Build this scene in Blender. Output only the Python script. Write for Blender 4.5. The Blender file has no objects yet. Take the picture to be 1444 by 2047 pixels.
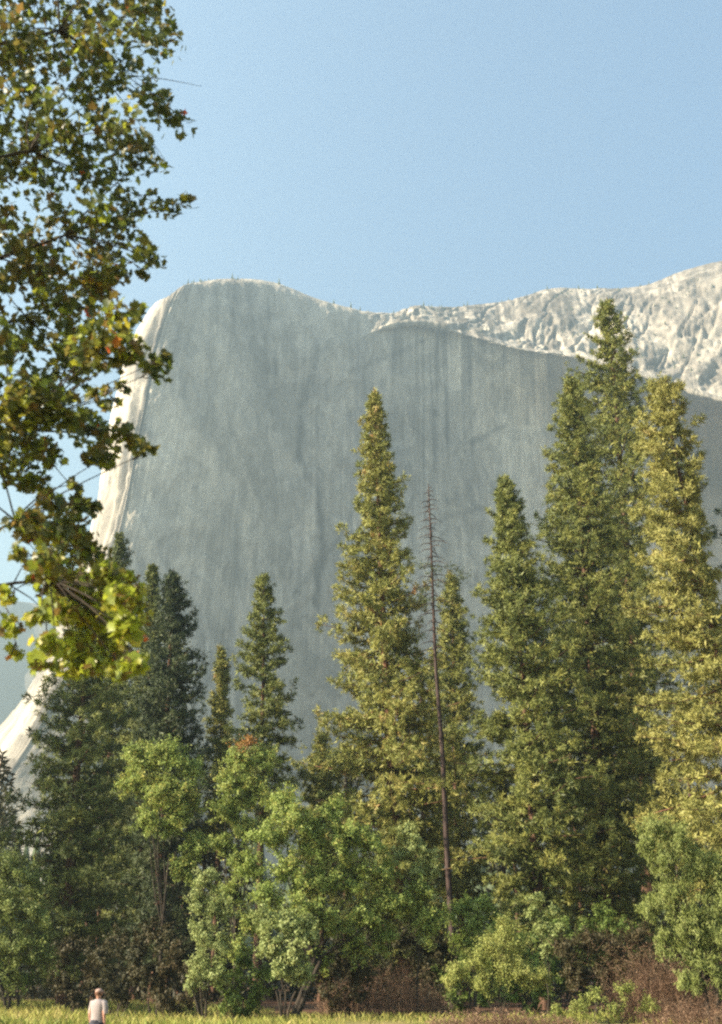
import bpy, math, random
import numpy as np
from mathutils import Vector

random.seed(7)
rng = np.random.default_rng(11)
R = math.radians
sc = bpy.context.scene
col = sc.collection

# ---------------------------------------------------------------- camera
F_PX, CX, CY = 2300.0, 722.0, 1023.5          # focal length and centre in photo pixels
PITCH = math.atan((1960 - CY) / F_PX)
CAM = np.array([0.0, 0.0, 1.65])
cam_data = bpy.data.cameras.new("camera")
cam_data.sensor_fit = 'HORIZONTAL'
cam_data.sensor_width = 24.0
cam_data.lens = 24.0 * F_PX / 1444.0
cam_data.clip_start = 0.1
cam_data.clip_end = 12000
cam_data.dof.use_dof = True
cam_data.dof.focus_distance = 110
cam_data.dof.aperture_fstop = 1.4
cam = bpy.data.objects.new("camera", cam_data)
cam.location = CAM
cam.rotation_euler = (R(90) + PITCH, 0, 0)
col.objects.link(cam)
sc.camera = cam

# ---------------------------------------------------------------- light
SUN_EL, SUN_AZ = R(27), R(108)      # azimuth: degrees to the left of the view
sdir = np.array([-math.cos(SUN_EL) * math.sin(SUN_AZ), math.cos(SUN_EL) * math.cos(SUN_AZ), math.sin(SUN_EL)])
w = bpy.data.worlds.new("World")
sc.world = w
w.use_nodes = True
nt = w.node_tree
nt.nodes.clear()
sky = nt.nodes.new('ShaderNodeTexSky')
sky.sky_type = 'NISHITA'
sky.sun_disc = False
sky.sun_elevation = SUN_EL
sky.sun_rotation = math.atan2(sdir[0], sdir[1])
sky.altitude = 1200
sky.air_density = 2.0
sky.dust_density = 3.0
sky.ozone_density = 4.0
bg = nt.nodes.new('ShaderNodeBackground')
bg.inputs['Strength'].default_value = 0.05
wo = nt.nodes.new('ShaderNodeOutputWorld')
nt.links.new(sky.outputs[0], bg.inputs[0])
nt.links.new(bg.outputs[0], wo.inputs[0])
sun_d = bpy.data.lights.new("sun", 'SUN')
sun_d.energy = 5.0
sun_d.angle = R(0.5)
sun_d.color = (1.0, 0.87, 0.67)
sun = bpy.data.objects.new("sun", sun_d)
sun.rotation_euler = Vector(sdir).to_track_quat('Z', 'Y').to_euler()
sun.location = (-200, -50, 200)
col.objects.link(sun)
sc.view_settings.view_transform = 'Standard'
sc.view_settings.look = 'None'
sc.view_settings.gamma = 1.0
sc.view_settings.exposure = 2.34
sc.view_settings.use_curve_mapping = False
sc.cycles.max_bounces = 6
sc.cycles.diffuse_bounces = 3
sc.cycles.transmission_bounces = 3
sc.cycles.volume_bounces = 0
sc.cycles.filter_width = 2.3
sc.cycles.use_denoising = False

# ---------------------------------------------------------------- helpers
cp, sp = math.cos(PITCH), math.sin(PITCH)
FWD = np.array([0, cp, sp]); UP = np.array([0, -sp, cp])


def at(px, py, Y):
    """world point on the ray through a photo pixel at ground distance Y"""
    x = (px - CX) / F_PX
    y = (CY - py) / F_PX
    d = np.array([x, cp - y * sp, sp + y * cp])
    return CAM + d * (Y / d[1])


def mpp(p):
    """metres per photo pixel at a point"""
    return float(np.dot(np.asarray(p) - CAM, FWD)) / F_PX


def hsh(ix, iy, iz):
    h = (ix.astype(np.int64) * 374761393 + iy.astype(np.int64) * 668265263 + iz.astype(np.int64) * 1274126177) & 0xFFFFFFFF
    h = ((h ^ (h >> 13)) * 1274126177) & 0xFFFFFFFF
    h = (h ^ (h >> 16)) & 0xFFFF
    return h / 65535.0


def vn(P):
    """value noise, 0..1"""
    P = np.asarray(P, float)
    i = np.floor(P)
    f = P - i
    u = f * f * (3 - 2 * f)
    r = 0
    for a in (0, 1):
        for b in (0, 1):
            for c in (0, 1):
                wgt = (u[:, 0] if a else 1 - u[:, 0]) * (u[:, 1] if b else 1 - u[:, 1]) * (u[:, 2] if c else 1 - u[:, 2])
                r = r + wgt * hsh(i[:, 0] + a, i[:, 1] + b, i[:, 2] + c)
    return r


def fbm(P, n=4):
    r, a, t = 0, 1.0, 0
    P = np.asarray(P, float)
    for k in range(n):
        r = r + a * vn(P + 17.3 * k); t += a; a *= .5; P = P * 2.03
    return r / t


def unit(v):
    return v / (np.linalg.norm(v, axis=-1, keepdims=True) + 1e-9)


def ground_z(x, y):
    x = np.asarray(x, float); y = np.asarray(y, float)
    rise = 0.15 * np.clip((y - 45) / 45, 0, 1)
    q = np.stack([x / 9, y / 9, 0 * x], -1).reshape(-1, 3)
    bump = 0.22 * (vn(q).reshape(x.shape) - .5) * np.clip((y - 20) / 20, 0, 1) * np.clip((300 - y) / 100, 0, 1)
    return rise + bump


class MB:
    """collects vertices and faces of ONE mesh; k = corners per face"""

    def __init__(s):
        s.v, s.f, s.t, s.n = [], [], [], 0

    def add(s, V, F, tint=None):
        V = np.asarray(V, float).reshape(-1, 3)
        F = np.asarray(F, int)
        if F.shape[1] == 4:
            F = np.concatenate([F[:, [0, 1, 2]], F[:, [0, 2, 3]]])
        s.v.append(V); s.f.append(F + s.n)
        if tint is None:
            tint = np.full(len(V), .5)
        s.t.append(np.broadcast_to(np.asarray(tint, float), (len(V),)))
        s.n += len(V)

    def tube(s, pts, rad, sides=6, tint=.5, cap=True):
        pts = np.asarray(pts, float); n = len(pts)
        rad = np.broadcast_to(np.asarray(rad, float), (n,))
        tan = unit(np.gradient(pts, axis=0))
        ref = np.array([0.13, .07, 1.0]) if abs(tan[0][2]) < .8 else np.array([1.0, .1, 0])
        a = unit(np.cross(tan, ref)); b = np.cross(tan, a)
        th = np.linspace(0, 2 * math.pi, sides, endpoint=False)
        V = (pts[:, None] + rad[:, None, None] * (np.cos(th)[None, :, None] * a[:, None] + np.sin(th)[None, :, None] * b[:, None])).reshape(-1, 3)
        i = np.arange(n - 1)[:, None] * sides; j = np.arange(sides)[None]; j2 = (j + 1) % sides
        Fq = np.stack([i + j, i + j2, i + sides + j2, i + sides + j], -1).reshape(-1, 4)
        s.add(V, Fq, tint)
        if cap:
            s.add(np.concatenate([V[-sides:], pts[-1:] + tan[-1:] * rad[-1] * .5]), [[k, (k + 1) % sides, sides] for k in range(sides)], tint)

    def mesh(s, name):
        V = np.concatenate(s.v); F_ = np.concatenate(s.f); T = np.concatenate(s.t)
        me = bpy.data.meshes.new(name)
        me.vertices.add(len(V)); me.vertices.foreach_set('co', V.ravel())
        me.loops.add(F_.size); me.loops.foreach_set('vertex_index', F_.ravel().astype(np.int32))
        me.polygons.add(len(F_)); me.polygons.foreach_set('loop_start', (np.arange(len(F_)) * 3).astype(np.int32))
        me.update(calc_edges=True)
        at_ = me.attributes.new('tint', 'FLOAT', 'POINT')
        at_.data.foreach_set('value', T.astype(np.float32))
        return me

    def build(s, name, mat, parent=None, smooth=False):
        me = s.mesh(name)
        if smooth:
            me.polygons.foreach_set('use_smooth', np.ones(len(me.polygons), bool))
        return put(name, me, mat, parent)


def put(name, me, mat, parent=None):
    if mat is not None and not me.materials:
        me.materials.append(mat)
    o = bpy.data.objects.new(name, me)
    col.objects.link(o)
    if parent is not None:
        o.parent = parent
        o.matrix_parent_inverse = parent_inv(parent)
    return o


def parent_inv(p):
    from mathutils import Matrix
    m = Matrix.Translation(p.location)
    if p.parent:
        m = Matrix.Translation(p.location)
    return m.inverted()


def tag(o, label=None, cat=None, group=None, kind=None):
    if label: o['label'] = label
    if cat: o['category'] = cat
    if group: o['group'] = group
    if kind: o['kind'] = kind
    return o


def empty(name, loc):
    o = bpy.data.objects.new(name, None)
    o.location = [float(c) for c in loc]
    o.empty_display_size = .2
    col.objects.link(o)
    return o


# ---------------------------------------------------------------- materials
def new_mat(name):
    m = bpy.data.materials.new(name)
    m.use_nodes = True
    n = m.node_tree.nodes
    n.clear()
    out = n.new('ShaderNodeOutputMaterial')
    return m, n, m.node_tree.links, out


def ramp(n, stops):
    r = n.new('ShaderNodeValToRGB')
    e = r.color_ramp.elements
    while len(e) < len(stops):
        e.new(.5)
    for k, (p, c) in enumerate(stops):
        e[k].position = p
        e[k].color = (*c, 1)
    return r


def leaf_mat(name, stops, transl=.3, rough=.55, spec=.25, nscale=.35):
    """leaf colours run along the per-leaf tint, with a slow drift through the crown"""
    m, n, l, out = new_mat(name)
    a = n.new('ShaderNodeAttribute'); a.attribute_name = 'tint'
    g = n.new('ShaderNodeNewGeometry')
    no = n.new('ShaderNodeTexNoise'); no.inputs['Scale'].default_value = nscale; no.inputs['Detail'].default_value = 2
    l.new(g.outputs['Position'], no.inputs['Vector'])
    ad = n.new('ShaderNodeMath'); ad.operation = 'MULTIPLY_ADD'
    ad.inputs[1].default_value = .5; ad.inputs[2].default_value = -.25
    l.new(no.outputs['Fac'], ad.inputs[0])
    s = n.new('ShaderNodeMath'); s.operation = 'ADD'; s.use_clamp = True
    l.new(a.outputs['Fac'], s.inputs[0]); l.new(ad.outputs[0], s.inputs[1])
    r = ramp(n, stops); l.new(s.outputs[0], r.inputs[0])
    p = n.new('ShaderNodeBsdfPrincipled')
    p.inputs['Roughness'].default_value = rough
    p.inputs['Specular IOR Level'].default_value = spec
    l.new(r.outputs[0], p.inputs['Base Color'])
    t = n.new('ShaderNodeBsdfTranslucent')
    l.new(r.outputs[0], t.inputs[0])
    mx = n.new('ShaderNodeMixShader'); mx.inputs[0].default_value = transl
    l.new(p.outputs[0], mx.inputs[1]); l.new(t.outputs[0], mx.inputs[2])
    l.new(mx.outputs[0], out.inputs[0])
    return m


def rough_mat(name, stops, scale=4.0, stretch=(1, 1, 1), bump=.3, rough=.85, bump_dist=.02, spec=.2):
    m, n, l, out = new_mat(name)
    g = n.new('ShaderNodeNewGeometry')
    mp = n.new('ShaderNodeMapping'); mp.inputs['Scale'].default_value = stretch
    l.new(g.outputs['Position'], mp.inputs[0])
    no = n.new('ShaderNodeTexNoise'); no.inputs['Scale'].default_value = scale; no.inputs['Detail'].default_value = 6
    l.new(mp.outputs[0], no.inputs['Vector'])
    r = ramp(n, stops); l.new(no.outputs['Fac'], r.inputs[0])
    p = n.new('ShaderNodeBsdfPrincipled'); p.inputs['Roughness'].default_value = rough
    p.inputs['Specular IOR Level'].default_value = spec
    l.new(r.outputs[0], p.inputs['Base Color'])
    b = n.new('ShaderNodeBump'); b.inputs['Strength'].default_value = bump; b.inputs['Distance'].default_value = bump_dist
    l.new(no.outputs['Fac'], b.inputs['Height']); l.new(b.outputs[0], p.inputs['Normal'])
    l.new(p.outputs[0], out.inputs[0])
    return m


def granite(name, tone=1.0):
    m, n, l, out = new_mat(name)
    g = n.new('ShaderNodeNewGeometry')

    def noise(scale, stretch, detail=6, rough=.55, dist=0):
        mp = n.new('ShaderNodeMapping'); mp.inputs['Scale'].default_value = stretch
        l.new(g.outputs['Position'], mp.inputs[0])
        no = n.new('ShaderNodeTexNoise'); no.inputs['Scale'].default_value = scale
        no.inputs['Detail'].default_value = detail; no.inputs['Roughness'].default_value = rough
        no.inputs['Distortion'].default_value = dist
        l.new(mp.outputs[0], no.inputs['Vector'])
        return no.outputs['Fac']

    base = ramp(n, [(.30, (.26 * tone, .232 * tone, .195 * tone)), (.5, (.38 * tone, .338 * tone, .28 * tone)), (.72, (.47 * tone, .43 * tone, .37 * tone))])
    l.new(noise(.012, (1, 1, .55), 8, .6, .4), base.inputs[0])
    # water streaks: dark mineral stains that run down the wall
    st = ramp(n, [(.44, (0, 0, 0)), (.66, (1, 1, 1))])
    l.new(noise(.05, (1, 1, .11), 7, .65, 1.2), st.inputs[0])
    area = ramp(n, [(.40, (0, 0, 0)), (.62, (1, 1, 1))])
    l.new(noise(.0045, (1, 1, .9), 3, .5), area.inputs[0])
    mul = n.new('ShaderNodeMath'); mul.operation = 'MULTIPLY'
    l.new(st.outputs[0], mul.inputs[0]); l.new(area.outputs[0], mul.inputs[1])
    mul2 = n.new('ShaderNodeMath'); mul2.operation = 'MULTIPLY'; mul2.inputs[1].default_value = .62
    l.new(mul.outputs[0], mul2.inputs[0])
    mx = n.new('ShaderNodeMix'); mx.data_type = 'RGBA'
    l.new(mul2.outputs[0], mx.inputs[0]); l.new(base.outputs[0], mx.inputs[6])
    mx.inputs[7].default_value = (.135 * tone, .125 * tone, .125 * tone, 1)
    # fine speckle and cracks
    fine = noise(.16, (1, 1, .5), 6, .65)
    fr = ramp(n, [(.35, (.72, .71, .70)), (.6, (1.06, 1.05, 1.04))])
    l.new(fine, fr.inputs[0])
    mm = n.new('ShaderNodeMix'); mm.data_type = 'RGBA'; mm.blend_type = 'MULTIPLY'; mm.inputs[0].default_value = .9
    l.new(mx.outputs[2], mm.inputs[6]); l.new(fr.outputs[0], mm.inputs[7])
    ta = n.new('ShaderNodeAttribute'); ta.attribute_name = 'tint'
    tr_ = ramp(n, [(0, (.24, .232, .225)), (.5, (.80, .79, .77)), (1, (1.42, 1.38, 1.30))]); l.new(ta.outputs['Fac'], tr_.inputs[0])
    m3 = n.new('ShaderNodeMix'); m3.data_type = 'RGBA'; m3.blend_type = 'MULTIPLY'; m3.inputs[0].default_value = 1
    l.new(mm.outputs[2], m3.inputs[6]); l.new(tr_.outputs[0], m3.inputs[7])
    p = n.new('ShaderNodeBsdfPrincipled'); p.inputs['Roughness'].default_value = .9
    p.inputs['Specular IOR Level'].default_value = .15
    l.new(m3.outputs[2], p.inputs['Base Color'])
    b = n.new('ShaderNodeBump'); b.inputs['Strength'].default_value = .7; b.inputs['Distance'].default_value = 2.0
    l.new(noise(.11, (1, 1, .4), 8, .68, .3), b.inputs['Height'])
    l.new(b.outputs[0], p.inputs['Normal'])
    l.new(p.outputs[0], out.inputs[0])
    return m


M = {}
M['granite'] = granite('granite', 1.2)
M['pine'] = leaf_mat('pine_needles', [(0, (.07, .088, .026)), (.35, (.165, .18, .045)), (.7, (.26, .25, .062)), (.95, (.32, .26, .08)), (1, (.32, .18, .07))], .10)
M['pine_dark'] = leaf_mat('dark_pine_needles', [(0, (.032, .046, .02)), (.45, (.07, .088, .032)), (.85, (.125, .135, .045)), (1, (.17, .125, .055))], .10)
M['cedar'] = leaf_mat('yellow_green_needles', [(0, (.115, .125, .035)), (.4, (.235, .225, .06)), (.8, (.32, .29, .085)), (1, (.31, .20, .075))], .10)
M['leaf'] = leaf_mat('broad_leaves', [(0, (0.093, 0.135, 0.031)), (.4, (0.194, 0.254, 0.055)), (.8, (0.310, 0.359, 0.093)), (1, (0.389, 0.344, 0.086))], .3, .5, .22, .5)
M['leaf_pale'] = leaf_mat('pale_leaves', [(0, (.14, .175, .055)), (.4, (.25, .29, .10)), (.8, (.36, .39, .15)), (1, (.40, .37, .13))], .3, .5, .22, .5)
M['willow'] = leaf_mat('willow_leaves', [(0, (.11, .135, .036)), (.5, (.22, .255, .068)), (1, (.33, .35, .12))], .3, .5, .25, .5)
M['orange'] = leaf_mat('orange_leaves', [(0, (.22, .13, .03)), (1, (.40, .17, .05))], .35, .5, .3)
M['maple'] = leaf_mat('maple_leaves', [(0, (.055, .075, .022)), (.25, (.11, .13, .03)), (.45, (.17, .14, .034)), (.6, (.19, .115, .034)), (.70, (.19, .225, .034)), (.84, (.34, .39, .04)), (.94, (.46, .38, .035)), (.985, (.55, .15, .035)), (1, (.58, .10, .03))], .52, .4, .45, .9)
M['bark'] = rough_mat('pine_bark', [(.35, (.035, .02, .014)), (.55, (.12, .065, .042)), (.75, (.20, .115, .075))], 6, (1, 1, .25), .8, .9, .05)
M['bark_red'] = rough_mat('red_bark', [(.35, (.07, .035, .022)), (.55, (.17, .085, .05)), (.75, (.27, .15, .09))], 6, (1, 1, .25), .8, .9, .05)
M['deadwood'] = rough_mat('dead_wood', [(.3, (.028, .018, .016)), (.6, (.065, .042, .036)), (.8, (.10, .07, .06))], 8, (1, 1, .2), .6, .85, .03)
M['pale_wood'] = rough_mat('pale_dead_limb', [(.3, (.20, .13, .09)), (.6, (.34, .24, .18)), (.8, (.45, .36, .28))], 9, (1, 1, .3), .5, .85, .02)
M['bark_grey'] = rough_mat('grey_bark', [(.3, (.02, .016, .012)), (.6, (.05, .038, .028)), (.8, (.09, .07, .052))], 9, (1, 1, .35), .6, .9, .02)
M['grass'] = leaf_mat('meadow_grass', [(0, (.15, .19, .035)), (.35, (.27, .27, .06)), (.7, (.42, .34, .12)), (1, (.5, .37, .18))], .3, .6, .2, .22)
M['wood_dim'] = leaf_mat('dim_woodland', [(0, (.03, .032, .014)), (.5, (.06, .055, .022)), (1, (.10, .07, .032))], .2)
M['bush_yellow'] = leaf_mat('yellow_green_leaves', [(0, (.17, .20, .05)), (.5, (.30, .32, .085)), (1, (.38, .37, .12))], .3, .5, .2, .5)
M['brush'] = leaf_mat('dry_brush', [(0, (.07, .04, .025)), (.5, (.17, .10, .065)), (1, (.30, .20, .13))], .1, .8, .1)


def ground_mat():
    m, n, l, out = new_mat('meadow_soil')
    g = n.new('ShaderNodeNewGeometry')
    sx = n.new('ShaderNodeSeparateXYZ'); l.new(g.outputs['Position'], sx.inputs[0])
    n1 = n.new('ShaderNodeTexNoise'); n1.inputs['Scale'].default_value = .35; n1.inputs['Detail'].default_value = 8
    l.new(g.outputs['Position'], n1.inputs['Vector'])
    n2 = n.new('ShaderNodeTexNoise'); n2.inputs['Scale'].default_value = 5; n2.inputs['Detail'].default_value = 8
    l.new(g.outputs['Position'], n2.inputs['Vector'])
    mead = ramp(n, [(.3, (.09, .11, .03)), (.5, (.19, .16, .055)), (.7, (.30, .22, .10))]); l.new(n1.outputs[0], mead.inputs[0])
    duff = ramp(n, [(.3, (.06, .032, .02)), (.6, (.12, .065, .04)), (.8, (.19, .12, .07))]); l.new(n2.outputs[0], duff.inputs[0])
    mr = n.new('ShaderNodeMapRange'); mr.inputs[1].default_value = 66; mr.inputs[2].default_value = 76
    ad = n.new('ShaderNodeMath'); ad.operation = 'MULTIPLY_ADD'; ad.inputs[1].default_value = 16
    l.new(n1.outputs[0], ad.inputs[0]); l.new(sx.outputs[1], ad.inputs[2])
    l.new(ad.outputs[0], mr.inputs[0])
    mx = n.new('ShaderNodeMix'); mx.data_type = 'RGBA'
    l.new(mr.outputs[0], mx.inputs[0]); l.new(mead.outputs[0], mx.inputs[6]); l.new(duff.outputs[0], mx.inputs[7])
    p = n.new('ShaderNodeBsdfPrincipled'); p.inputs['Roughness'].default_value = .95
    p.inputs['Specular IOR Level'].default_value = .1
    l.new(mx.outputs[2], p.inputs['Base Color'])
    b = n.new('ShaderNodeBump'); b.inputs['Distance'].default_value = .08; b.inputs['Strength'].default_value = .7
    l.new(n2.outputs[0], b.inputs['Height']); l.new(b.outputs[0], p.inputs['Normal'])
    l.new(p.outputs[0], out.inputs[0])
    return m


def plain(name, c, rough=.8):
    return rough_mat(name, [(.3, tuple(x * .85 for x in c)), (.7, c)], 30, (1, 1, 1), .1, rough, .003)


# ---------------------------------------------------------------- ground
def axis(lo, hi, fine_lo, fine_hi, step, grow=1.35):
    v = list(np.arange(fine_lo, fine_hi + 1e-6, step))
    s = step; x = fine_hi
    while x < hi:
        s *= grow; x = min(hi, x + s); v.append(x)
    s = step; x = fine_lo
    while x > lo:
        s *= grow; x = max(lo, x - s); v.insert(0, x)
    return np.array(v)


gx, gy = axis(-1650, 1650, -60, 60, 1.5), axis(-650, 2900, 20, 130, 1.5)
XX, YY = np.meshgrid(gx, gy)
gm = MB()
nx = len(gx)
ii, jj = np.meshgrid(np.arange(len(gy) - 1), np.arange(nx - 1), indexing='ij')
k = (ii * nx + jj).ravel()
gm.add(np.stack([XX, YY, ground_z(XX, YY)], -1), np.stack([k, k + 1, k + nx + 1, k + nx], -1))
tag(gm.build('ground', ground_mat(), smooth=True), kind='structure')


# ---------------------------------------------------------------- the great granite wall
def catmull(P, axis_, t):
    """resample control points along one axis with a Catmull-Rom spline"""
    P = np.moveaxis(P, axis_, 0)
    m = len(P)
    i = np.clip(np.floor(t).astype(int), 0, m - 2)
    f = (t - i).reshape(-1, *([1] * (P.ndim - 1)))
    g = lambda q: P[np.clip(q, 0, m - 1)]
    p0, p1, p2, p3 = g(i - 1), g(i), g(i + 1), g(i + 2)
    r = .5 * ((2 * p1) + (-p0 + p2) * f + (2 * p0 - 5 * p1 + 4 * p2 - p3) * f ** 2 + (-p0 + 3 * p1 - 3 * p2 + p3) * f ** 3)
    return np.moveaxis(r, 0, axis_)


# each column: photo pixel x at heights y = 1700, 1400, 1100, 850, break, top; distance Y at mid height; lean
COLS = [
    # px at y 1700, 1400, 1100, 850;  (break);  (top);  distance at mid height;  distance of the top
    ((-230, 40, 170, 220), (258, 700), (322, 600), 2100, 2170),
    ((-150, 72, 180, 226), (256, 700), (318, 602), 1560, 1620),
    ((-112, 84, 188, 232), (260, 700), (322, 600), 1350, 1408),
    ((-80, 100, 214, 268), (300, 690), (342, 587), 1285, 1340),
    ((-45, 122, 240, 292), (322, 680), (368, 570), 1280, 1332),
    ((130, 230, 315, 360), (382, 680), (402, 562), 1300, 1358),
    ((330, 380, 425, 450), (460, 680), (465, 558), 1335, 1398),
    ((470, 500, 525, 540), (545, 690), (545, 566), 1380, 1446),
    ((600, 615, 625, 632), (640, 680), (640, 599), 1430, 1494),
    ((740, 745, 750, 755), (758, 655), (760, 626), 1495, 1570),
    ((860, 860, 855, 850), (848, 645), (835, 613), 1540, 1665),
    ((985, 975, 960, 950), (945, 668), (930, 610), 1575, 1730),
    ((1090, 1075, 1060, 1050), (1045, 690), (1020, 602), 1605, 1770),
    ((1190, 1170, 1150, 1140), (1135, 700), (1105, 579), 1645, 1795),
    ((1300, 1280, 1255, 1240), (1235, 722), (1200, 580), 1685, 1790),
    ((1410, 1385, 1355, 1340), (1330, 748), (1290, 574), 1720, 1770),
    ((1540, 1510, 1475, 1460), (1450, 778), (1400, 540), 1750, 1735),
    ((1720, 1680, 1640, 1610), (1600, 800), (1560, 515), 1765, 1690),
    ((2000, 1950, 1900, 1860), (1850, 800), (1800, 490), 1580, 1600),
    ((2500, 2420, 2350, 2300), (2290, 800), (2220, 470), 1480, 1500),
]
YS = .70
G = np.zeros((len(COLS), 10, 3))
LIP = {9: 1515, 10: 1545, 11: 1560, 12: 1565, 13: 1565, 14: 1560, 15: 1550, 16: 1535, 17: 1500, 18: 1460, 19: 1400}  # right-hand lip pushed forward to throw the face below into shade
for c, (pxs, br, tp, Yc, Yt) in enumerate(COLS):
    yl = LIP.get(c, Yc + 24) * YS
    Yc, Yt = Yc * YS, Yt * YS
    b = at(pxs[0], 1700, Yc - 48)
    G[c, 0] = (b[0] * .96, b[1] - 75, -8)
    G[c, 1] = b
    G[c, 2] = at(pxs[1], 1400, Yc - 20)
    G[c, 3] = at(pxs[2], 1100, Yc)
    G[c, 4] = at(pxs[3], 850, Yc + 10)
    if c > 8:
        G[c, 5] = at(br[0], br[1] + 22, yl - 1)
    else:
        G[c, 5] = at((pxs[3] + br[0]) / 2, (850 + br[1]) / 2, Yc + 14)
    G[c, 6] = at(br[0], br[1], yl + 2)
    G[c, 7] = at(tp[0], tp[1], Yt)
    d = G[c, 7]
    G[c, 8] = (d[0] * 1.03 + 7, d[1] + 100, d[2] + 12)
    G[c, 9] = (d[0] * 1.1 + 20, d[1] + 500, d[2] - 40)
TV = np.concatenate([np.linspace(0, .9, 20), np.linspace(.93, 7.35, 280), np.linspace(7.45, 9, 20)])
TU = np.concatenate([np.linspace(0, 1.6, 20), np.linspace(1.63, 16.6, 490), np.linspace(16.7, 19, 26)])
NU, NV = len(TU), len(TV)
W = catmull(catmull(G, 1, TV), 0, TU)
du = np.gradient(W, axis=0); dv = np.gradient(W, axis=1)
NR = unit(np.cross(du, dv))
NR *= np.sign(np.sum(NR * (CAM - W), -1, keepdims=True) * 1.0 + 1e-9) * 0 + 1
if np.mean(np.sum(NR * (CAM - W), -1)) < 0:
    NR = -NR
P = W.reshape(-1, 3)
z = P[:, 2] / YS
# arc length along the wall as the horizontal coordinate
arc = np.concatenate([[0], np.cumsum(np.linalg.norm(np.diff(W[:, 150], axis=0), axis=1))])
A = np.repeat(arc[:, None], NV, 1).ravel() / YS
o0 = np.zeros_like(A)
disp = 9 * (fbm(np.stack([A / 170, z / 260, o0], -1), 3) - .5)                  # big swells
disp += 5 * (fbm(np.stack([A / 38 + z / 260, z / 240, o0 + 5], -1), 4) - .5)                # flutes
fl = fbm(np.stack([A / 75 + z / 210, z / 120 - A / 400, o0 + 9], -1), 4)
disp += 9 * (np.floor(fl * 9) / 9 + .35 * (fl * 9 % 1) ** 3 / 9 - .5) * 1.6        # flakes with edges
disp += 3.2 * (fbm(np.stack([A / 9, z / 18, o0 + 3], -1), 3) - .5)
px_col = np.repeat(TU[:, None], NV, 1).ravel()
row = np.repeat(TV[None], NU, 0).ravel()
# ledges and slabs of the upper right shoulder
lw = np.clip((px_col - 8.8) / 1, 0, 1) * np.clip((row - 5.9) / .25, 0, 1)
wp = 18 * fbm(np.stack([A / 60, z / 60, o0 + 55], -1), 3)
lg = fbm(np.stack([(A + wp) / 150, (z - .32 * A + wp) / 46, o0 + 21], -1), 5)
disp += lw * 30 * (np.floor(lg * 9) / 9 + ((lg * 9) % 1) ** 5 / 9 - .5)
gl = fbm(np.stack([(A - .5 * z) / 40, (z + .4 * A) / 130, o0 + 91], -1), 4)
disp -= lw * 6 * np.exp(-((gl - .5) / .035) ** 2)
disp += lw * 6 * (fbm(np.stack([A / 30, (z - .3 * A) / 10, o0 + 31], -1), 3) - .5)
# pillars on the sunny side of the prow
nw = np.clip(1 - np.abs(px_col - 3.0) / 1.5, 0, 1) * np.clip(row - .5, 0, 1)
for gc, gw, gd in ((2.35, .12, 7), (2.75, .20, 17), (3.35, .17, 20), (3.8, .09, 6)):
    wv = gc + .12 * (vn(np.stack([z / 120, o0, o0 + gc], -1)) - .5)
    disp -= gd * np.exp(-((px_col - wv) / gw) ** 4) * np.clip((z - 380) / 200, .12, 1) * np.clip((7 - row) / .8, 0, 1) * (.4 + 1.1 * vn(np.stack([z / 90, o0 + 3, o0 + gc], -1)))
disp += nw * 8 * (np.floor(fbm(np.stack([A / 25, z / 45, o0 + 99], -1), 3) * 8) / 8 - .5)
disp += nw * 6 * (np.abs(fbm(np.stack([A / 30 + z / 700, z / 500, o0 + 41], -1), 2) - .5) ** .7 - .3)
disp *= YS * np.clip((7.3 - row) / .6, .2, 1)
W2 = (P + NR.reshape(-1, 3) * disp[:, None])
wm = MB()
ii, jj = np.meshgrid(np.arange(NU - 1), np.arange(NV - 1), indexing='ij')
k = (ii * NV + jj).ravel()
# mineral stains, pale scars and cracks, plus dimming of sunlit parts, kept per vertex
rel_ = W2 - CAM
dp = rel_ @ FWD
vx = CX + F_PX * rel_[:, 0] / dp
vy = CY - F_PX * (rel_ @ UP) / dp
sstep = lambda a, b, x: np.clip((x - a) / (b - a), 0, 1) ** 2 * (3 - 2 * np.clip((x - a) / (b - a), 0, 1))
st = fbm(np.stack([A / 6.5, z / 230, o0 + 61], -1), 3)
ln_ = 720 + 330 * vn(np.stack([A / 13, o0, o0 + 63], -1)) * vn(np.stack([A / 60, o0 + 8, o0 + 63], -1)) * 1.6
zone = sstep(660, 800, vx) * (1 - sstep(1150, 1260, vx)) * sstep(0, 90, ln_ - vy)
pt = fbm(np.stack([(A + .5 * z) / 110, (z - .3 * A) / 150, o0 + 71], -1), 5)
tint = .56 + 1.0 * (pt - .5) + .16 * (np.floor(fl * 9) % 2 - .5)
tint += .3 * (fbm(np.stack([A / 10, z / 70, o0 + 81], -1), 3) - .5)
s2 = fbm(np.stack([A / 3.4, z / 280, o0 + 83], -1), 2)
where = sstep(.42, .58, fbm(np.stack([A / 90, z / 160, o0 + 85], -1), 3))
tint += where * (.16 * sstep(.60, .72, s2) - .15 * sstep(.40, .28, s2))
tint -= .16 * np.exp(-((fl * 9 % 1) / .07) ** 2)
tint -= .24 * zone * sstep(.42, .62, st)
tint += .14 * zone * sstep(.58, .40, st)
tint -= .06 * sstep(.48, .66, st) * (1 - zone)
tint -= .30 * lw + .3 * lw * np.exp(-((gl - .5) / .02) ** 2) - .35 * lw * (fbm(np.stack([A / 18, (z - .3 * A) / 9, o0 + 95], -1), 3) - .5)                                                      # shoulder slabs painted darker to hold down their sunlit brightness; cracks, mottling
tint -= .38 * nw  # sunny side of the prow painted darker to dim its glare
tint += .6 * nw * (fbm(np.stack([A / 9, z / 30, o0 + 97], -1), 3) - .5)
tint -= .10 * sstep(640, 780, vx) * (1 - sstep(1080, 1200, vx)) * (1 - sstep(720, 900, vy))


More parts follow.
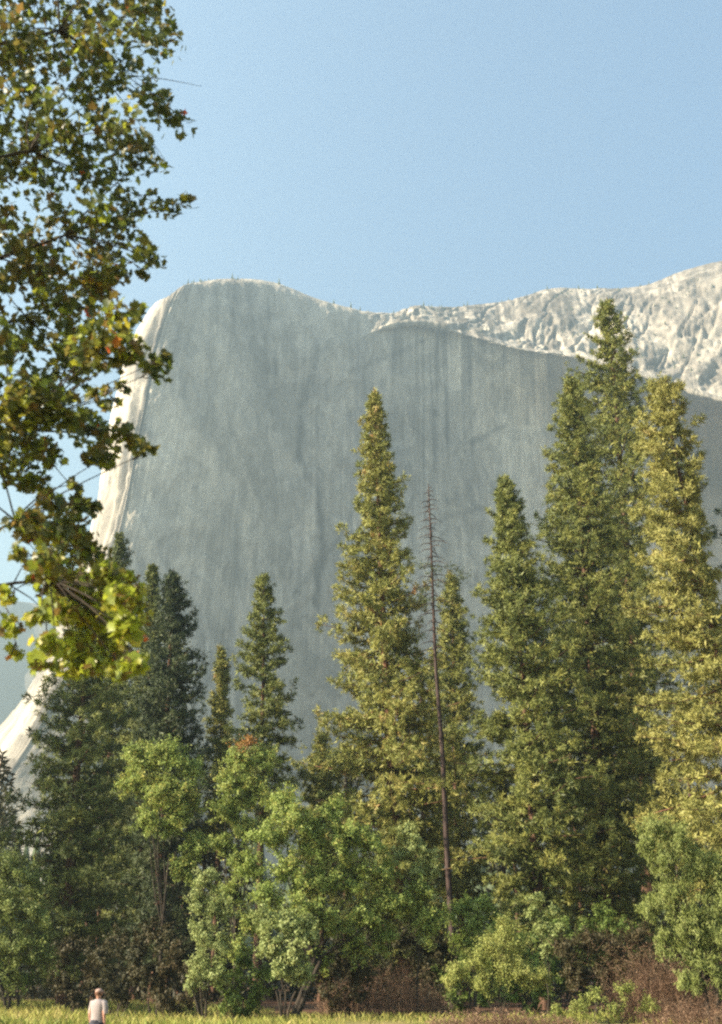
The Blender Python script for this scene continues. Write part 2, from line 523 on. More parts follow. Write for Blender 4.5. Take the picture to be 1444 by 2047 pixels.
def crack(pts, wd, amt):
    global tint
    best = np.full(len(vx), 1e9)
    jx = vx + 9 * (vn(np.stack([vx / 14, vy / 14, o0], -1)) - .5)
    for (ax, ay), (bx_, by_) in zip(pts[:-1], pts[1:]):
        t_ = np.clip(((jx - ax) * (bx_ - ax) + (vy - ay) * (by_ - ay)) / ((bx_ - ax) ** 2 + (by_ - ay) ** 2), 0, 1)
        best = np.minimum(best, np.hypot(jx - ax - t_ * (bx_ - ax), vy - ay - t_ * (by_ - ay)))
    tint = tint - 1.5 * amt * np.exp(-(best / wd) ** 2)


crack([(333, 606), (308, 700), (288, 850), (266, 975)], 5, .14)
crack([(292, 650), (270, 760), (258, 880), (240, 1000)], 5, .14)
crack([(640, 700), (606, 800), (597, 915)], 9, .22)
crack([(597, 905), (636, 985), (646, 1110), (628, 1210)], 7, .25)
crack([(945, 885), (1010, 850)], 5, .25)
crack([(858, 1062), (900, 1030), (975, 1012)], 5, .2)
crack([(735, 985), (660, 1100), (560, 1220)], 6, .15)
crack([(470, 575), (462, 700)], 5, .15)
crack([(537, 590), (533, 760), (545, 860)], 6, .16)
crack([(830, 690), (760, 720), (700, 745)], 6, .14)
crack([(420, 700), (390, 900), (330, 1080)], 9, .08)
crack([(250, 1500), (500, 1290), (640, 1230)], 9, .08)
for (cx_, cy_, rx_, ry_, am) in [(600, 1050, 34, 130, .14), (655, 930, 12, 26, .16), (1075, 860, 28, 46, .15), (700, 735, 40, 26, .12), (330, 880, 60, 200, .06), (640, 1225, 20, 16, .2), (1250, 660, 90, 60, .05)]:
    tint = tint + am * np.exp(-((vx - cx_) / rx_) ** 2 - ((vy - cy_) / ry_) ** 2) * (.5 + fbm(np.stack([vx / 12, vy / 30, o0], -1), 3))
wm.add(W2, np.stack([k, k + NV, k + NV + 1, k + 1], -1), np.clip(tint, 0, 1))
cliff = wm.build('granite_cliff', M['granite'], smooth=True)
tag(cliff, 'towering grey granite cliff with a rounded prow, filling the background', 'cliff', kind='structure')
W2g = W2.reshape(NU, NV, 3)

# far valley wall to the left, beyond the prow
fm = MB()
px_ = np.linspace(-620, 420, 90)
sky_y = 1205 + 40 * np.sin(px_ / 210.0) - (px_ + 300) * .03
top = np.array([at(a, b, 1900 + 700 * (a + 1600) / 2000) for a, b in zip(px_, sky_y)])
rows = []
for q in np.linspace(0, 1, 40):
    r_ = top.copy(); r_[:, 2] = top[:, 2] * q - 5 * (1 - q); r_[:, 1] -= 420 * (1 - q) ** 1.3
    rows.append(r_)
rb = top.copy(); rb[:, 1] += 300; rb[:, 2] -= 100
rows.append(rb)
FW = np.array(rows)
d_ = fbm(FW.reshape(-1, 3) / np.array([150, 150, 260]), 5).reshape(FW.shape[:2]) - .5
FW[..., 1] += d_ * 260
FW[:, :, 2] += (d_ * 90) * np.linspace(0, 1, len(rows))[:, None]
k = (np.arange(len(rows) - 1)[:, None] * 90 + np.arange(89)[None]).ravel()
fm.add(FW, np.stack([k, k + 1, k + 91, k + 90], -1))
tag(fm.build('hills', granite('far_granite', .42), smooth=True), 'distant hazy valley wall left of the cliff', 'hills', kind='structure')


# ---------------------------------------------------------------- small far vegetation (nobody could count it)
def far_conifer(mb, p, h, tint):
    n = 5
    for q in range(n):
        z0 = h * (.12 + .8 * q / n); rr = h * .17 * (1 - q / n) + .02 * h
        th = np.linspace(0, 2 * math.pi, 6)[:-1] + random.random() * 6
        ring = np.stack([np.cos(th) * rr * rng.uniform(.6, 1.2, 5), np.sin(th) * rr * rng.uniform(.6, 1.2, 5), np.full(5, z0) - h * .03], -1)
        V = np.concatenate([ring, [[0, 0, z0 + h * .27]]]) + p
        mb.add(V, [[a, (a + 1) % 5, 5] for a in range(5)], tint + rng.uniform(-.15, .15))


rim = MB()
for _ in range(60):
    c = int(rng.uniform(.10, .98) * NU); r0 = int(np.searchsorted(TV, 7.0 + rng.uniform(-.02, .3)))
    far_conifer(rim, W2g[c, r0] - np.array([0, 0, .8]), 3 + 7 * rng.uniform(0, 1) ** 2.2, .3)
nled = 0
while nled < 230:
    c = int(rng.uniform(.55, .96) * NU); r0 = int(np.searchsorted(TV, rng.uniform(6.08, 7.0)))
    q = lg[c * NV + r0] * 9 % 1
    if q < .80 and rng.uniform() > .06: continue
    if fbm(np.array([[c / 22.0, r0 / 9.0, 2.5]]), 2)[0] < .5: continue
    far_conifer(rim, W2g[c, r0] - np.array([0, 0, 1.0]), 2 + 5 * rng.uniform(0, 1) ** 2, .3)
    nled += 1
tag(rim.build('rim_trees', M['pine_dark']), 'tiny trees and shrubs dotted along the cliff rim and ledges', 'trees', kind='stuff')

slope = MB()
for _ in range(900):
    Y = rng.uniform(300, 800)
    px = rng.uniform(-250, 1700)
    X = (px - 722) / 2300 * Y
    far_conifer(slope, np.array([X, Y, -1 + 0.00 * Y]), rng.uniform(22, 46), .35)
tag(slope.build('distant_forest', M['pine_dark']), 'distant forest at the foot of the cliff', 'forest', kind='stuff')


# ---------------------------------------------------------------- foliage builders
def tufts(mb, C, D, tint, L=.2, wd=.032, k=9, bias=.75, out=None):
    """needle tufts: k thin blades round each centre C leaning along D"""
    n = len(C)
    if n == 0: return
    bd = unit(unit(rng.normal(size=(n, k, 3))) + bias * D[:, None])
    ln = L * rng.uniform(.6, 1.25, (n, k, 1))
    if out is None: out = D
    no = out[:, None] + rng.normal(0, .38, (n, k, 3))
    sd = unit(np.cross(bd, no)) * wd * rng.uniform(.7, 1.3, (n, k, 1))
    c = C[:, None]
    V = np.stack([c - sd * .5, c + sd * .5, c + bd * ln * .6 + sd * .55, c + bd * ln], 2)
    V = np.stack([c - sd * .6 + 0 * bd, c + bd * ln, c + sd * .6 + bd * ln * .35], 2).reshape(-1, 3)
    F_ = np.arange(len(V)).reshape(-1, 3)
    mb.add(V, F_, np.repeat(np.clip(tint, 0, 1), k * 3))


def leaves(mb, C, N, tint, size, ratio=.6, hang=None):
    """folded leaf blades: four corners, two triangles"""
    n = len(C)
    t = unit(np.cross(N, rng.normal(size=(n, 3))))
    if hang is not None:
        t = unit(t + hang * np.array([0, 0, -1.0]))
    s = unit(np.cross(N, t))
    sz = size * rng.uniform(.65, 1.25, (n, 1))
    b = N * sz * .14
    V = np.stack([C - t * sz * .5, C + s * sz * ratio * .5 + b, C + t * sz * .55, C - s * sz * ratio * .5 + b], 1).reshape(-1, 3)
    i = np.arange(n)[:, None] * 4
    F_ = np.concatenate([i + np.array([[0, 1, 2]]), i + np.array([[0, 2, 3]])])
    mb.add(V, F_, np.repeat(np.clip(tint, 0, 1), 4))


def pine(name, label, apex, base_px, Y, prof, mat='pine', bark='bark', density=1.0, tint=.5, crown_to=1900,
         clump=0.0, trunk_r=None, sides=None, droop=0.0, k=8, gaps=0.18, cat='pine tree', group='conifers along the meadow edge', seed=1, pale=0, L=.31, right=1.0):
    """prof: list of (photo y, half width in photo px)"""
    global rng
    keep = rng
    rng = np.random.default_rng(seed)
    P1 = at(*apex, Y)
    bx = at(base_px, 2010, Y)[0]
    P0 = np.array([bx, Y, float(ground_z(bx, Y)) - .15])
    H = P1[2] - P0[2]
    # height fraction for a photo row
    zs = np.array([at(apex[0], py, Y)[2] for py, _ in prof])
    rr = np.array([hw * mpp(at(apex[0], py, Y)) for py, hw in prof])
    o = np.argsort(zs); zs, rr = zs[o], rr[o]
    z_low = at(apex[0], crown_to, Y)[2]
    root = empty(name, P0)
    tag(root, label, cat, group)
    tr = trunk_r or H * .0105
    bend = rng.uniform(-.25, .25, 2)

    def tp(t):
        return P0 + (P1 - P0) * t + np.array([bend[0], bend[1], 0]) * math.sin(t * math.pi)

    tm = MB()
    ts = np.linspace(0, 1, 22)
    tm.tube([tp(t) for t in ts], [max(.03, tr * ((1 - t) ** .85 + .35 * math.exp(-t * 40))) for t in ts], 9)
    tm.build('trunk', M[bark], root, True)
    lm, cm = MB(), MB()
    nb = int((P1[2] - z_low) * 6.0 * density)
    az = rng.uniform(0, 6)
    lump = rng.uniform(0, 50, 3)
    bare = []
    for b in range(nb):
        f = (b + rng.uniform(0, 1)) / nb
        zb = z_low + (P1[2] - z_low) * (f ** .92) * .985
        t = (zb - P0[2]) / H
        az += 2.4 + rng.uniform(-.5, .5)
        r0 = float(np.interp(zb, zs, rr))
        q = np.array([[math.cos(az) * 1.3 + lump[0], math.sin(az) * 1.3 + lump[1], zb / 2.6 + lump[2]]])
        ln = vn(q)[0]
        if ln < gaps: continue
        Lb = r0 * (.66 + .76 * ln) * rng.uniform(.78, 1.06)
        up = (zb - z_low) / (P1[2] - z_low)
        if right < 1:
            Lb *= 1 - (1 - right) * np.interp(.8 * math.cos(az) - .6 * math.sin(az), [-.1, .45], [0, 1]) * np.interp(up, [.65, .9], [1, 0])
        Lb = max(Lb * np.interp(up, [.6, .8, 1], [1, .84, .7]), .16)
        a = np.interp(up, [0, .5, .85, 1], [-.32 - droop, -.1 - droop, .25, 1.1]) + rng.uniform(-.15, .15)
        c2 = np.interp(up, [0, .7, 1], [.16, .25, .2])
        dr = np.array([math.cos(az), math.sin(az), 0.0])
        lat = np.array([-dr[1], dr[0], 0])
        S = tp(t)
        sv = np.linspace(0, 1, 6)
        wob = rng.uniform(-.12, .12)
        bp = lambda s: S + Lb * (s[:, None] * dr + (wob * s ** 2)[:, None] * lat + (a * s + c2 * s * s)[:, None] * np.array([0, 0, 1.0]))
        br = min(.011 * Lb + .008, tr * .35)
        lm.tube(bp(sv), br * (1.15 - sv), 4, cap=False)
        nt_ = int((Lb * 3.5 + 3) * (1 + clump))
        s = rng.uniform(.22, 1.0, nt_) ** .8
        side = rng.uniform(-1, 1, nt_)
        wl = Lb * .30 * (1.15 - s * .75) + .10
        off = side[:, None] * wl[:, None] * (lat * .85 + dr * .45)[None]
        off[:, 2] += rng.normal(0, .07 + .04 * Lb, nt_) + .10 * np.abs(side) * wl
        C = bp(s) + off
        # groups of tufts at the twig ends
        m_ = 5
        C2 = (C[:, None] + rng.normal(0, .105 + .04 * clump, (nt_, m_, 3))).reshape(-1, 3)
        D2 = np.repeat(unit(off + dr * .5 + np.array([0, 0, .45])), m_, 0)
        tt = tint + rng.normal(0, .13, nt_) + rng.normal(0, .08)
        ax = np.repeat(unit(C - (S + np.array([0, 0, .15 * Lb])) * np.array([1, 1, 1]) + np.array([0, 0, .35 * Lb])), m_, 0)
        tufts(cm, C2, D2, np.repeat(tt, m_), L, .05, k, .6, unit(.8 * ax + .9 * unit(C2 - np.repeat(C, m_, 0))))
        # inner sprays along the bough, broad enough to hold the light out of the crown
        ni = int((4 + Lb * 5) * (.4 if dr[1] < -.6 else 1))
        si = rng.uniform(.05, .66, ni)
        Ci = bp(si) + (rng.uniform(-1, 1, ni) * (.10 + .22 * Lb * (1 - .6 * si)))[:, None] * lat + rng.normal(0, .08, (ni, 3))
        tufts(cm, Ci, np.tile(unit(dr + np.array([0, 0, .5])), (ni, 1)), tint + rng.normal(0, .13, ni), .48, .13, 6, .35)
        if pale and rng.uniform() < pale and Lb > 1: bare.append((bp, br))
    if lm.n: lm.build('limbs', M[bark], root)['kind'] = 'stuff'
    cm.build('crown', M[mat], root)
    for bp, br in bare:
        x = MB(); sv = np.linspace(0, .8, 7)
        pts = bp(sv) + np.array([0, 0, .02]); x.tube(pts, (br * 1.9 + .012) * (1.1 - sv), 5)
        x.build('bare_limb', M['pale_wood'], root, True)
    rng = keep
    return root


def leafy(name, label, clumps, base_px, Y, mat='leaf', n=1.0, size=.12, ratio=.6, cat='tree', group=None, tint=.5,
          bark='bark_grey', trunk_r=.12, seed=1, hang=None, extra=None, stems=1, up=.6, tuftiness=.5):
    """clumps: (photo x, photo y, radius in photo px, dY)"""
    global rng
    keep = rng
    rng = np.random.default_rng(seed)
    bx = at(base_px, 2010, Y)[0]
    P0 = np.array([bx, Y, float(ground_z(bx, Y)) - .1])
    root = empty(name, P0)
    tag(root, label, cat, group)
    size *= 1.2
    pts = []
    for (x, y, r, dY) in clumps:
        c = at(x, y, Y + dY)
        pts.append((c, r * mpp(c)))
    topz = max(c[2] for c, _ in pts)
    tm, lm, cm = MB(), MB(), MB()
    cen = np.mean([c for c, _ in pts], 0)
    fork = P0 + np.array([(cen[0] - P0[0]) * .5, (cen[1] - P0[1]) * .5, max(.15, (cen[2] - P0[2]) * .42)])
    for s_ in range(stems):
        e = np.array([rng.normal(0, .35), rng.normal(0, .35), 0]) * (s_ > 0)
        mid = (P0 + fork) / 2 + np.array([rng.normal(0, .12), 0, 0]) + e * .5
        tt = np.linspace(0, 1, 8)[:, None]
        cv = (1 - tt) ** 2 * (P0 + e * .3) + 2 * tt * (1 - tt) * mid + tt ** 2 * (fork + e)
        tm.tube(cv, trunk_r * np.linspace(1.25, .7, 8), 8)
    tm.build('trunk', M[bark], root, True)
    for c, r in pts:
        st = fork + rng.normal(0, .1, 3)
        tt = np.linspace(0, 1, 7)[:, None]
        mid = (st + c) / 2 + rng.normal(0, .15, 3) * np.array([1, 1, .3]) * np.linalg.norm(c - st) * .4
        cv = (1 - tt) ** 2 * st + 2 * tt * (1 - tt) * mid + tt ** 2 * (c + np.array([0, 0, r * .3]))
        lm.tube(cv, trunk_r * np.linspace(.38, .08, 7), 5)
        # shoots inside the clump carry the leaves
        ns = max(12, int(42 * (r / 1.0) ** 1.6 * n))
        for q in range(ns):
            d = unit(rng.normal(size=3) + np.array([0, 0, up * .7]))
            end = c + d * r * (.45 + .85 * rng.uniform(0, 1) ** 1.4) * np.array([1, 1, .95])
            base = c + d * r * rng.uniform(0, .25)
            lm.tube(np.array([base, (base + end) / 2 + rng.normal(0, .05, 3), end]), [.012, .009, .004], 3, cap=False)
            nl = int(58 * (.5 + .7 * r))
            tv = rng.uniform(.12, 1.0, nl) ** .65
            C = base + (end - base) * tv[:, None] + rng.normal(0, .065 + .04 * r, (nl, 3))
            C[:, 2] = np.maximum(C[:, 2], P0[2] + .1)
            N = unit(rng.normal(size=(nl, 3)) * .8 + d * 1.1 + np.array([0, 0, .4]))
            leaves(cm, C, N, tint + rng.normal(0, .14, nl) + rng.normal(0, .09), size, ratio, hang)
    lm.build('limbs', M[bark], root)['kind'] = 'stuff'
    cm.build('crown', M[mat], root)
    if extra:
        em = MB()
        for (x, y, r, dY) in extra:
            c = at(x, y, Y + dY); r = r * mpp(c)
            nl = int(500 * r)
            C = c + rng.normal(0, r * .45, (nl, 3))
            leaves(em, C, unit(rng.normal(size=(nl, 3)) + np.array([0, -.3, .5])), rng.uniform(0, 1, nl), size, ratio)
        em.build('orange_foliage', M['orange'], root)
    rng = keep
    return root


# ---------------------------------------------------------------- conifers
def prof_cone(top, rows):
    return [(top, 2)] + rows


pine('ponderosa_pine', 'tall sunlit pine in the centre, spire-topped, beside the bare dead snag', (748, 776), 812, 78,
     [(776, 3), (830, 22), (890, 40), (960, 58), (1000, 60), (1060, 70), (1150, 80), (1250, 98), (1350, 122), (1450, 146), (1550, 165), (1700, 165), (1850, 120)],
     'pine', 'bark_red', 1.0, .60, 1930, seed=3, gaps=.12)
pine('dark_topped_pine', 'pine with a dark narrow top, right of the dead snag', (1010, 950), 1092, 73,
     [(950, 4), (1000, 28), (1060, 46), (1120, 66), (1200, 90), (1300, 120), (1420, 142), (1550, 145), (1700, 135), (1850, 100)],
     'pine', 'bark', 1.2, .36, 1900, seed=5, gaps=.15)
pine('blunt_topped_pine', 'big green pine in front of the tallest pine, left of the yellow-green conifer', (1143, 748), 1235, 81,
     [(748, 6), (800, 34), (880, 55), (960, 68), (1050, 90), (1150, 108), (1280, 130), (1400, 142), (1550, 150), (1750, 140)],
     'pine', 'bark', 1.1, .40, 1900, seed=8, gaps=.17)
pine('tallest_pine', 'tallest pine of the stand, its top reaching above the cliff rim', (1214, 594), 1310, 92,
     [(594, 4), (640, 32), (700, 58), (760, 80), (850, 90), (950, 98), (1100, 110), (1300, 125), (1500, 125), (1700, 110)],
     'pine', 'bark', .75, .40, 1700, seed=9, gaps=.2)
pine('leaning_conifer', 'yellow-green leaning conifer with a bare reddish trunk at the right edge', (1322, 765), 1600, 66,
     [(765, 14), (800, 46), (860, 72), (950, 96), (1050, 112), (1150, 128), (1280, 150), (1400, 172), (1550, 195), (1700, 210)],
     'cedar', 'bark_red', 1.0, .52, 1760, clump=.3, seed=12, gaps=.2, pale=.12, droop=.08, k=8, cat='conifer', trunk_r=.36, right=.1)
pine('open_crowned_pine', 'smaller pointed pine with an open crown, midway between the left pines and centre pine', (528, 1146), 512, 84,
     [(1146, 3), (1180, 22), (1240, 40), (1300, 52), (1370, 66), (1440, 74), (1530, 80), (1600, 70)],
     'pine', 'bark', .85, .30, 1680, seed=15, gaps=.27)
pine('slender_young_pine', 'short slender pine close left of the open-crowned pine', (443, 1296), 425, 92,
     [(1296, 3), (1340, 16), (1400, 26), (1500, 36), (1600, 40), (1700, 40)], 'pine', 'bark', .9, .55, 1700, seed=17)
pine('dark_pine', 'dark dense pine leaning its crown right of the maple leaves', (347, 1140), 310, 88,
     [(1140, 4), (1180, 28), (1240, 48), (1300, 62), (1400, 80), (1500, 90), (1650, 95), (1800, 90)],
     'pine_dark', 'bark', 1.1, .35, 1930, seed=19, gaps=.1, trunk_r=.5)
pine('grey_green_pine', 'grey-green pine directly left of the dark dense pine', (306, 1126), 268, 93,
     [(1126, 3), (1170, 16), (1240, 26), (1320, 40), (1420, 62), (1550, 70), (1700, 70)],
     'pine', 'bark', .95, .22, 1850, seed=21, gaps=.15)
pine('narrow_pine', 'narrow pine top rising behind the maple leaves against the sunlit prow', (240, 1064), 192, 98,
     [(1064, 3), (1110, 20), (1180, 34), (1260, 40), (1360, 55), (1480, 70), (1600, 80)],
     'pine', 'bark', .95, .20, 1800, seed=23, gaps=.15)
pine('broad_left_pine', 'broad pine with tiered branches and thick trunk below the maple leaves', (186, 1190), 128, 72,
     [(1190, 8), (1260, 45), (1330, 76), (1420, 92), (1520, 108), (1620, 122), (1720, 135), (1850, 130), (1930, 90)],
     'pine', 'bark', .95, .22, 1960, seed=25, gaps=.28, trunk_r=.42)
pine('edge_pine', 'dark pine mostly cut off by the right edge of the picture', (1520, 760), 1650, 84,
     [(760, 5), (850, 40), (950, 80), (1050, 90), (1150, 105), (1300, 120), (1600, 120)],
     'pine_dark', 'bark', .35, .4, 1650, seed=27, gaps=.2)
pine('hidden_young_pine', 'half-hidden pine filling the gap just right of the dead snag', (905, 1148), 930, 92,
     [(1148, 4), (1200, 26), (1280, 45), (1400, 60), (1550, 75), (1700, 80)],
     'pine', 'bark', .9, .52, 1800, seed=29)
pine('small_pale_pine', 'small pale pine low down at the left foot of the centre pine', (640, 1470), 640, 88,
     [(1470, 6), (1520, 30), (1580, 44), (1660, 55), (1750, 60)], 'pine', 'bark', 1.0, .52, 1800, seed=31, gaps=.1)


pine('shade_casting_pine', 'unseen pine added outside the left edge to shade the left pines', (-170, 1000), -210, 68,
     [(1000, 5), (1100, 60), (1300, 120), (1500, 150), (1800, 150)], 'pine_dark', 'bark', .45, .35, 1900, seed=33, gaps=.1, L=.4)  # unseen tree, added to throw shade on the lower-left pines
pine('second_shade_pine', 'second unseen pine added farther left, outside the edge, to cast shade', (-420, 900), -470, 72,
     [(900, 5), (1000, 60), (1300, 130), (1500, 160), (1800, 160)], 'pine_dark', 'bark', .4, .35, 1900, seed=35, gaps=.1, L=.4)  # another out-of-view tree, added for the same shade


# the dead snag: every bare branch is a piece of its own
def snag():
    global rng
    keep = rng; rng = np.random.default_rng(77)
    Y = 74
    P1 = at(857, 968, Y)
    bx = at(905, 2010, Y)[0]
    P0 = np.array([bx, Y, float(ground_z(bx, Y)) - .15])
    root = empty('dead_snag', P0)
    tag(root, 'bare dead conifer snag, thin and dark, right of the tall centre pine', 'dead tree', 'conifers along the meadow edge')
    tm = MB(); ts = np.linspace(0, 1, 26)
    wob = lambda t: np.array([.22 * math.sin(t * 6) + .08 * math.sin(t * 17), .18 * math.cos(t * 5), 0])
    tp = lambda t: P0 + (P1 - P0) * t + wob(t) * (1 - t)
    tm.tube([tp(t) for t in ts], [.032 + .19 * (1 - t) ** .9 for t in ts], 8)
    tm.build('trunk', M['deadwood'], root, True)
    az = 0
    for b in range(90):
        t = .62 + .375 * (b / 90) ** .9
        az += 2.4 + rng.uniform(-.6, .6)
        L = np.interp(t, [.62, .72, .85, .95, 1], [.9, 1.5, 1.35, .9, .25]) * rng.uniform(.5, 1.15)
        d = np.array([math.cos(az), math.sin(az), 0])
        s = np.linspace(0, 1, 6)
        pts = tp(t) + L * (s[:, None] * d + (rng.uniform(.05, .3) * s - .55 * s ** 2)[:, None] * np.array([0, 0, 1.0]))
        m_ = MB(); m_.tube(pts, .038 * (1.15 - s), 4)
        for q in range(rng.integers(1, 4)):
            u = rng.uniform(.4, .9); i0 = int(u * 5)
            e = pts[i0] + unit(d + rng.normal(0, .7, 3)) * L * .25
            m_.tube(np.array([pts[i0], (pts[i0] + e) / 2, e]), [.011, .009, .006], 3)
        m_.build('branch', M['deadwood'], root)
    cm = MB()
    for (px, py) in ((868, 1140), (905, 1135), (885, 1165), (915, 1160), (850, 1180), (900, 1190), (845, 1130), (925, 1150), (860, 1200), (835, 1195)):
        c = at(px, py, Y + rng.uniform(-.6, .6))
        C = c + rng.normal(0, .22, (34, 3)) * np.array([1.3, 1, .6])
        tufts(cm, C, unit(C - c + np.array([0, 0, .05])), np.full(34, .45) + rng.normal(0, .2, 34), .18, .03, 7)
    cm.build('crown', M['pine_dark'], root)
    rng = keep


snag()

# ---------------------------------------------------------------- broad-leaved trees and shrubs
leafy('cottonwood', 'round light-green broad-leaved tree in front of the dark left pine',
      [(290, 1530, 45, 0), (340, 1515, 40, 0), (380, 1540, 34, .3), (265, 1570, 34, -.3), (320, 1590, 50, -.4), (370, 1600, 40, 0), (300, 1645, 34, -.3), (345, 1650, 36, 0), (390, 1690, 34, .4), (360, 1740, 36, .4)],
      318, 63, 'leaf', 1.0, .105, .62, tint=.70, seed=41, group='broad-leaved trees in front of the pines')
leafy('orange_tipped_tree', 'green broad-leaved tree with an orange patch at its top, under the open-crowned pine',
      [(480, 1530, 40, 0), (530, 1520, 32, .3), (460, 1570, 34, 0), (500, 1590, 40, .2), (455, 1625, 36, 0), (490, 1660, 36, 0), (440, 1690, 30, 0), (480, 1730, 40, 0), (460, 1790, 36, 0), (500, 1850, 36, 0), (475, 1910, 34, 0)],
      470, 66, 'leaf', 1.0, .105, .62, tint=.68, seed=43, group='broad-leaved trees in front of the pines', extra=[(482, 1496, 22, -.3), (500, 1482, 14, -.3)])
leafy('spreading_alder', 'large spreading green tree in front of the centre pine, lower middle',
      [(560, 1610, 42, 0), (595, 1640, 48, -.4), (540, 1680, 48, -.5), (625, 1690, 50, 0), (660, 1630, 36, .5), (690, 1680, 50, 0), (740, 1690, 40, .4),
       (580, 1750, 50, -.4), (640, 1770, 52, 0), (705, 1760, 52, .2), (765, 1760, 45, .5), (540, 1800, 45, -.6), (600, 1830, 50, -.7), (660, 1850, 45, 0), (740, 1830, 50, .4), (800, 1810, 45, .8), (700, 1890, 40, .6), (770, 1880, 40, .9), (850, 1850, 42, 1.2), (640, 1920, 34, .4), (840, 1790, 34, .9), (500, 1740, 36, -.3)],
      585, 58.5, 'leaf', .7, .11, .6, tint=.66, seed=45, group='broad-leaved trees in front of the pines', trunk_r=.15, stems=3)
leafy('pale_sapling', 'pale upright leafy sapling against the dark shade right of the spreading tree',
      [(810, 1670, 22, 0), (830, 1700, 28, 0), (860, 1720, 24, 0), (800, 1720, 24, 0), (840, 1750, 30, 0), (872, 1745, 16, 0), (850, 1800, 28, 0), (820, 1840, 26, 0), (850, 1890, 26, 0)],
      838, 60, 'leaf_pale', 1.1, .11, .55, tint=.6, seed=47, up=1.6, trunk_r=.05, group='broad-leaved trees in front of the pines')
leafy('silvery_shrub', 'tall silvery-green shrub in front of the dark trunks, left of centre',
      [(420, 1760, 34, 0), (400, 1810, 32, 0), (440, 1820, 34, 0), (405, 1870, 34, 0), (440, 1890, 32, 0), (400, 1930, 30, 0), (435, 1950, 30, 0), (390, 1970, 22, 0)],
      412, 56, 'leaf_pale', 1.0, .10, .5, cat='shrub', tint=.55, seed=49, trunk_r=.05, stems=4, group='shrubs at the meadow edge')
leafy('big_leaved_shrub', 'low pale leafy shrub under the spreading tree',
      [(530, 1840, 34, 0), (575, 1850, 36, 0), (615, 1870, 34, 0), (540, 1895, 36, 0), (590, 1910, 36, 0), (560, 1945, 30, 0), (610, 1950, 26, 0)],
      570, 54, 'leaf_pale', .9, .12, .55, cat='shrub', tint=.5, seed=51, trunk_r=.05, stems=4, group='shrubs at the meadow edge')
leafy('edge_bush', 'soft green young tree at the lower left edge',
      [(10, 1740, 50, 0), (55, 1770, 45, 0), (20, 1820, 55, 0), (75, 1840, 42, 0), (30, 1900, 50, 0), (80, 1920, 40, 0), (10, 1960, 40, 0), (-60, 1800, 60, 0), (-60, 1900, 60, 0)],
      20, 62, 'willow', .6, .12, .5, tint=.35, seed=53, trunk_r=.08, stems=2, group='broad-leaved trees in front of the pines')
leafy('willow', 'bright green willow with long drooping leaves at the lower right edge',
      [(1310, 1660, 32, 0), (1350, 1680, 42, 0), (1320, 1720, 40, 0), (1400, 1740, 55, .3), (1340, 1790, 48, 0), (1440, 1800, 60, .3), (1370, 1850, 50, 0), (1430, 1880, 55, 0), (1400, 1930, 40, -.2), (1500, 1760, 70, .5), (1510, 1880, 70, 0), (1335, 1890, 36, 0), (1385, 1965, 36, 0), (1450, 1960, 44, 0), (1300, 1820, 30, 0), (1295, 1690, 22, 0)],
      1420, 48, 'willow', 1.0, .13, .22, tint=.55, seed=55, hang=1.1, trunk_r=.09, stems=3, group='broad-leaved trees in front of the pines')
leafy('rounded_bush', 'rounded pale yellow-green bush at the meadow edge, right of centre',
      [(1010, 1860, 30, 0), (985, 1890, 36, 0), (1030, 1895, 36, .2), (960, 1925, 34, 0), (1010, 1940, 38, 0), (915, 1945, 26, 0), (900, 1960, 22, 0), (960, 1970, 30, 0), (1045, 1950, 34, 0), (1080, 1960, 30, 0)],
      1000, 50, 'bush_yellow', 1.4, .07, .5, cat='shrub', tint=.62, seed=57, trunk_r=.04, stems=5, group='shrubs at the meadow edge')
leafy('leafy_shoot', 'slim leafy sapling standing behind the rounded bush',
      [(1072, 1800, 16, 0), (1068, 1830, 18, 0), (1110, 1825, 16, 0), (1085, 1860, 24, 0), (1115, 1860, 16, 0), (1095, 1900, 24, 0)],
      1090, 56, 'leaf_pale', 1.0, .11, .5, tint=.45, seed=59, up=1.6, trunk_r=.035, group='broad-leaved trees in front of the pines')
leafy('dim_green_bush', 'green bush half in shade behind the rounded bush',
      [(930, 1815, 26, 0), (970, 1810, 24, 0), (905, 1830, 22, 0), (950, 1850, 32, 0), (990, 1840, 22, 0), (930, 1890, 34, 0)],
      945, 62, 'leaf', 1.0, .10, .55, cat='shrub', tint=.5, seed=61, trunk_r=.05, stems=3, group='shrubs at the meadow edge')
leafy('low_yellow_bush', 'low yellowish bush in front of the dry brush, lower right',
      [(1190, 1995, 24, 0), (1250, 1985, 22, .5), (1160, 2018, 26, 0), (1300, 2012, 24, .4), (1230, 2022, 26, 0), (1110, 2025, 20, 0)],
      1225, 47, 'bush_yellow', 1.0, .08, .45, cat='shrub', tint=.35, seed=63, trunk_r=.03, stems=4, group='shrubs at the meadow edge')


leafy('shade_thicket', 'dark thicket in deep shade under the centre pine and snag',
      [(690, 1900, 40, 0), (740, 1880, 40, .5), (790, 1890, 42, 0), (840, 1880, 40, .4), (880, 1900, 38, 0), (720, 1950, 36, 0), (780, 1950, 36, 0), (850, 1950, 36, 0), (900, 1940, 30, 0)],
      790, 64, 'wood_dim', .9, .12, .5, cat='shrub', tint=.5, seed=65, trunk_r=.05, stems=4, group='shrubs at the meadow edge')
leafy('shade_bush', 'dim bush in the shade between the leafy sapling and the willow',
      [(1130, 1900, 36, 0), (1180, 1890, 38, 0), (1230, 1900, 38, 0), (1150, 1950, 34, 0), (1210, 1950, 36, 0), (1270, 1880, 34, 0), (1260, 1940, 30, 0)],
      1190, 60, 'wood_dim', .9, .12, .5, cat='shrub', tint=.7, seed=67, trunk_r=.05, stems=4, group='shrubs at the meadow edge')


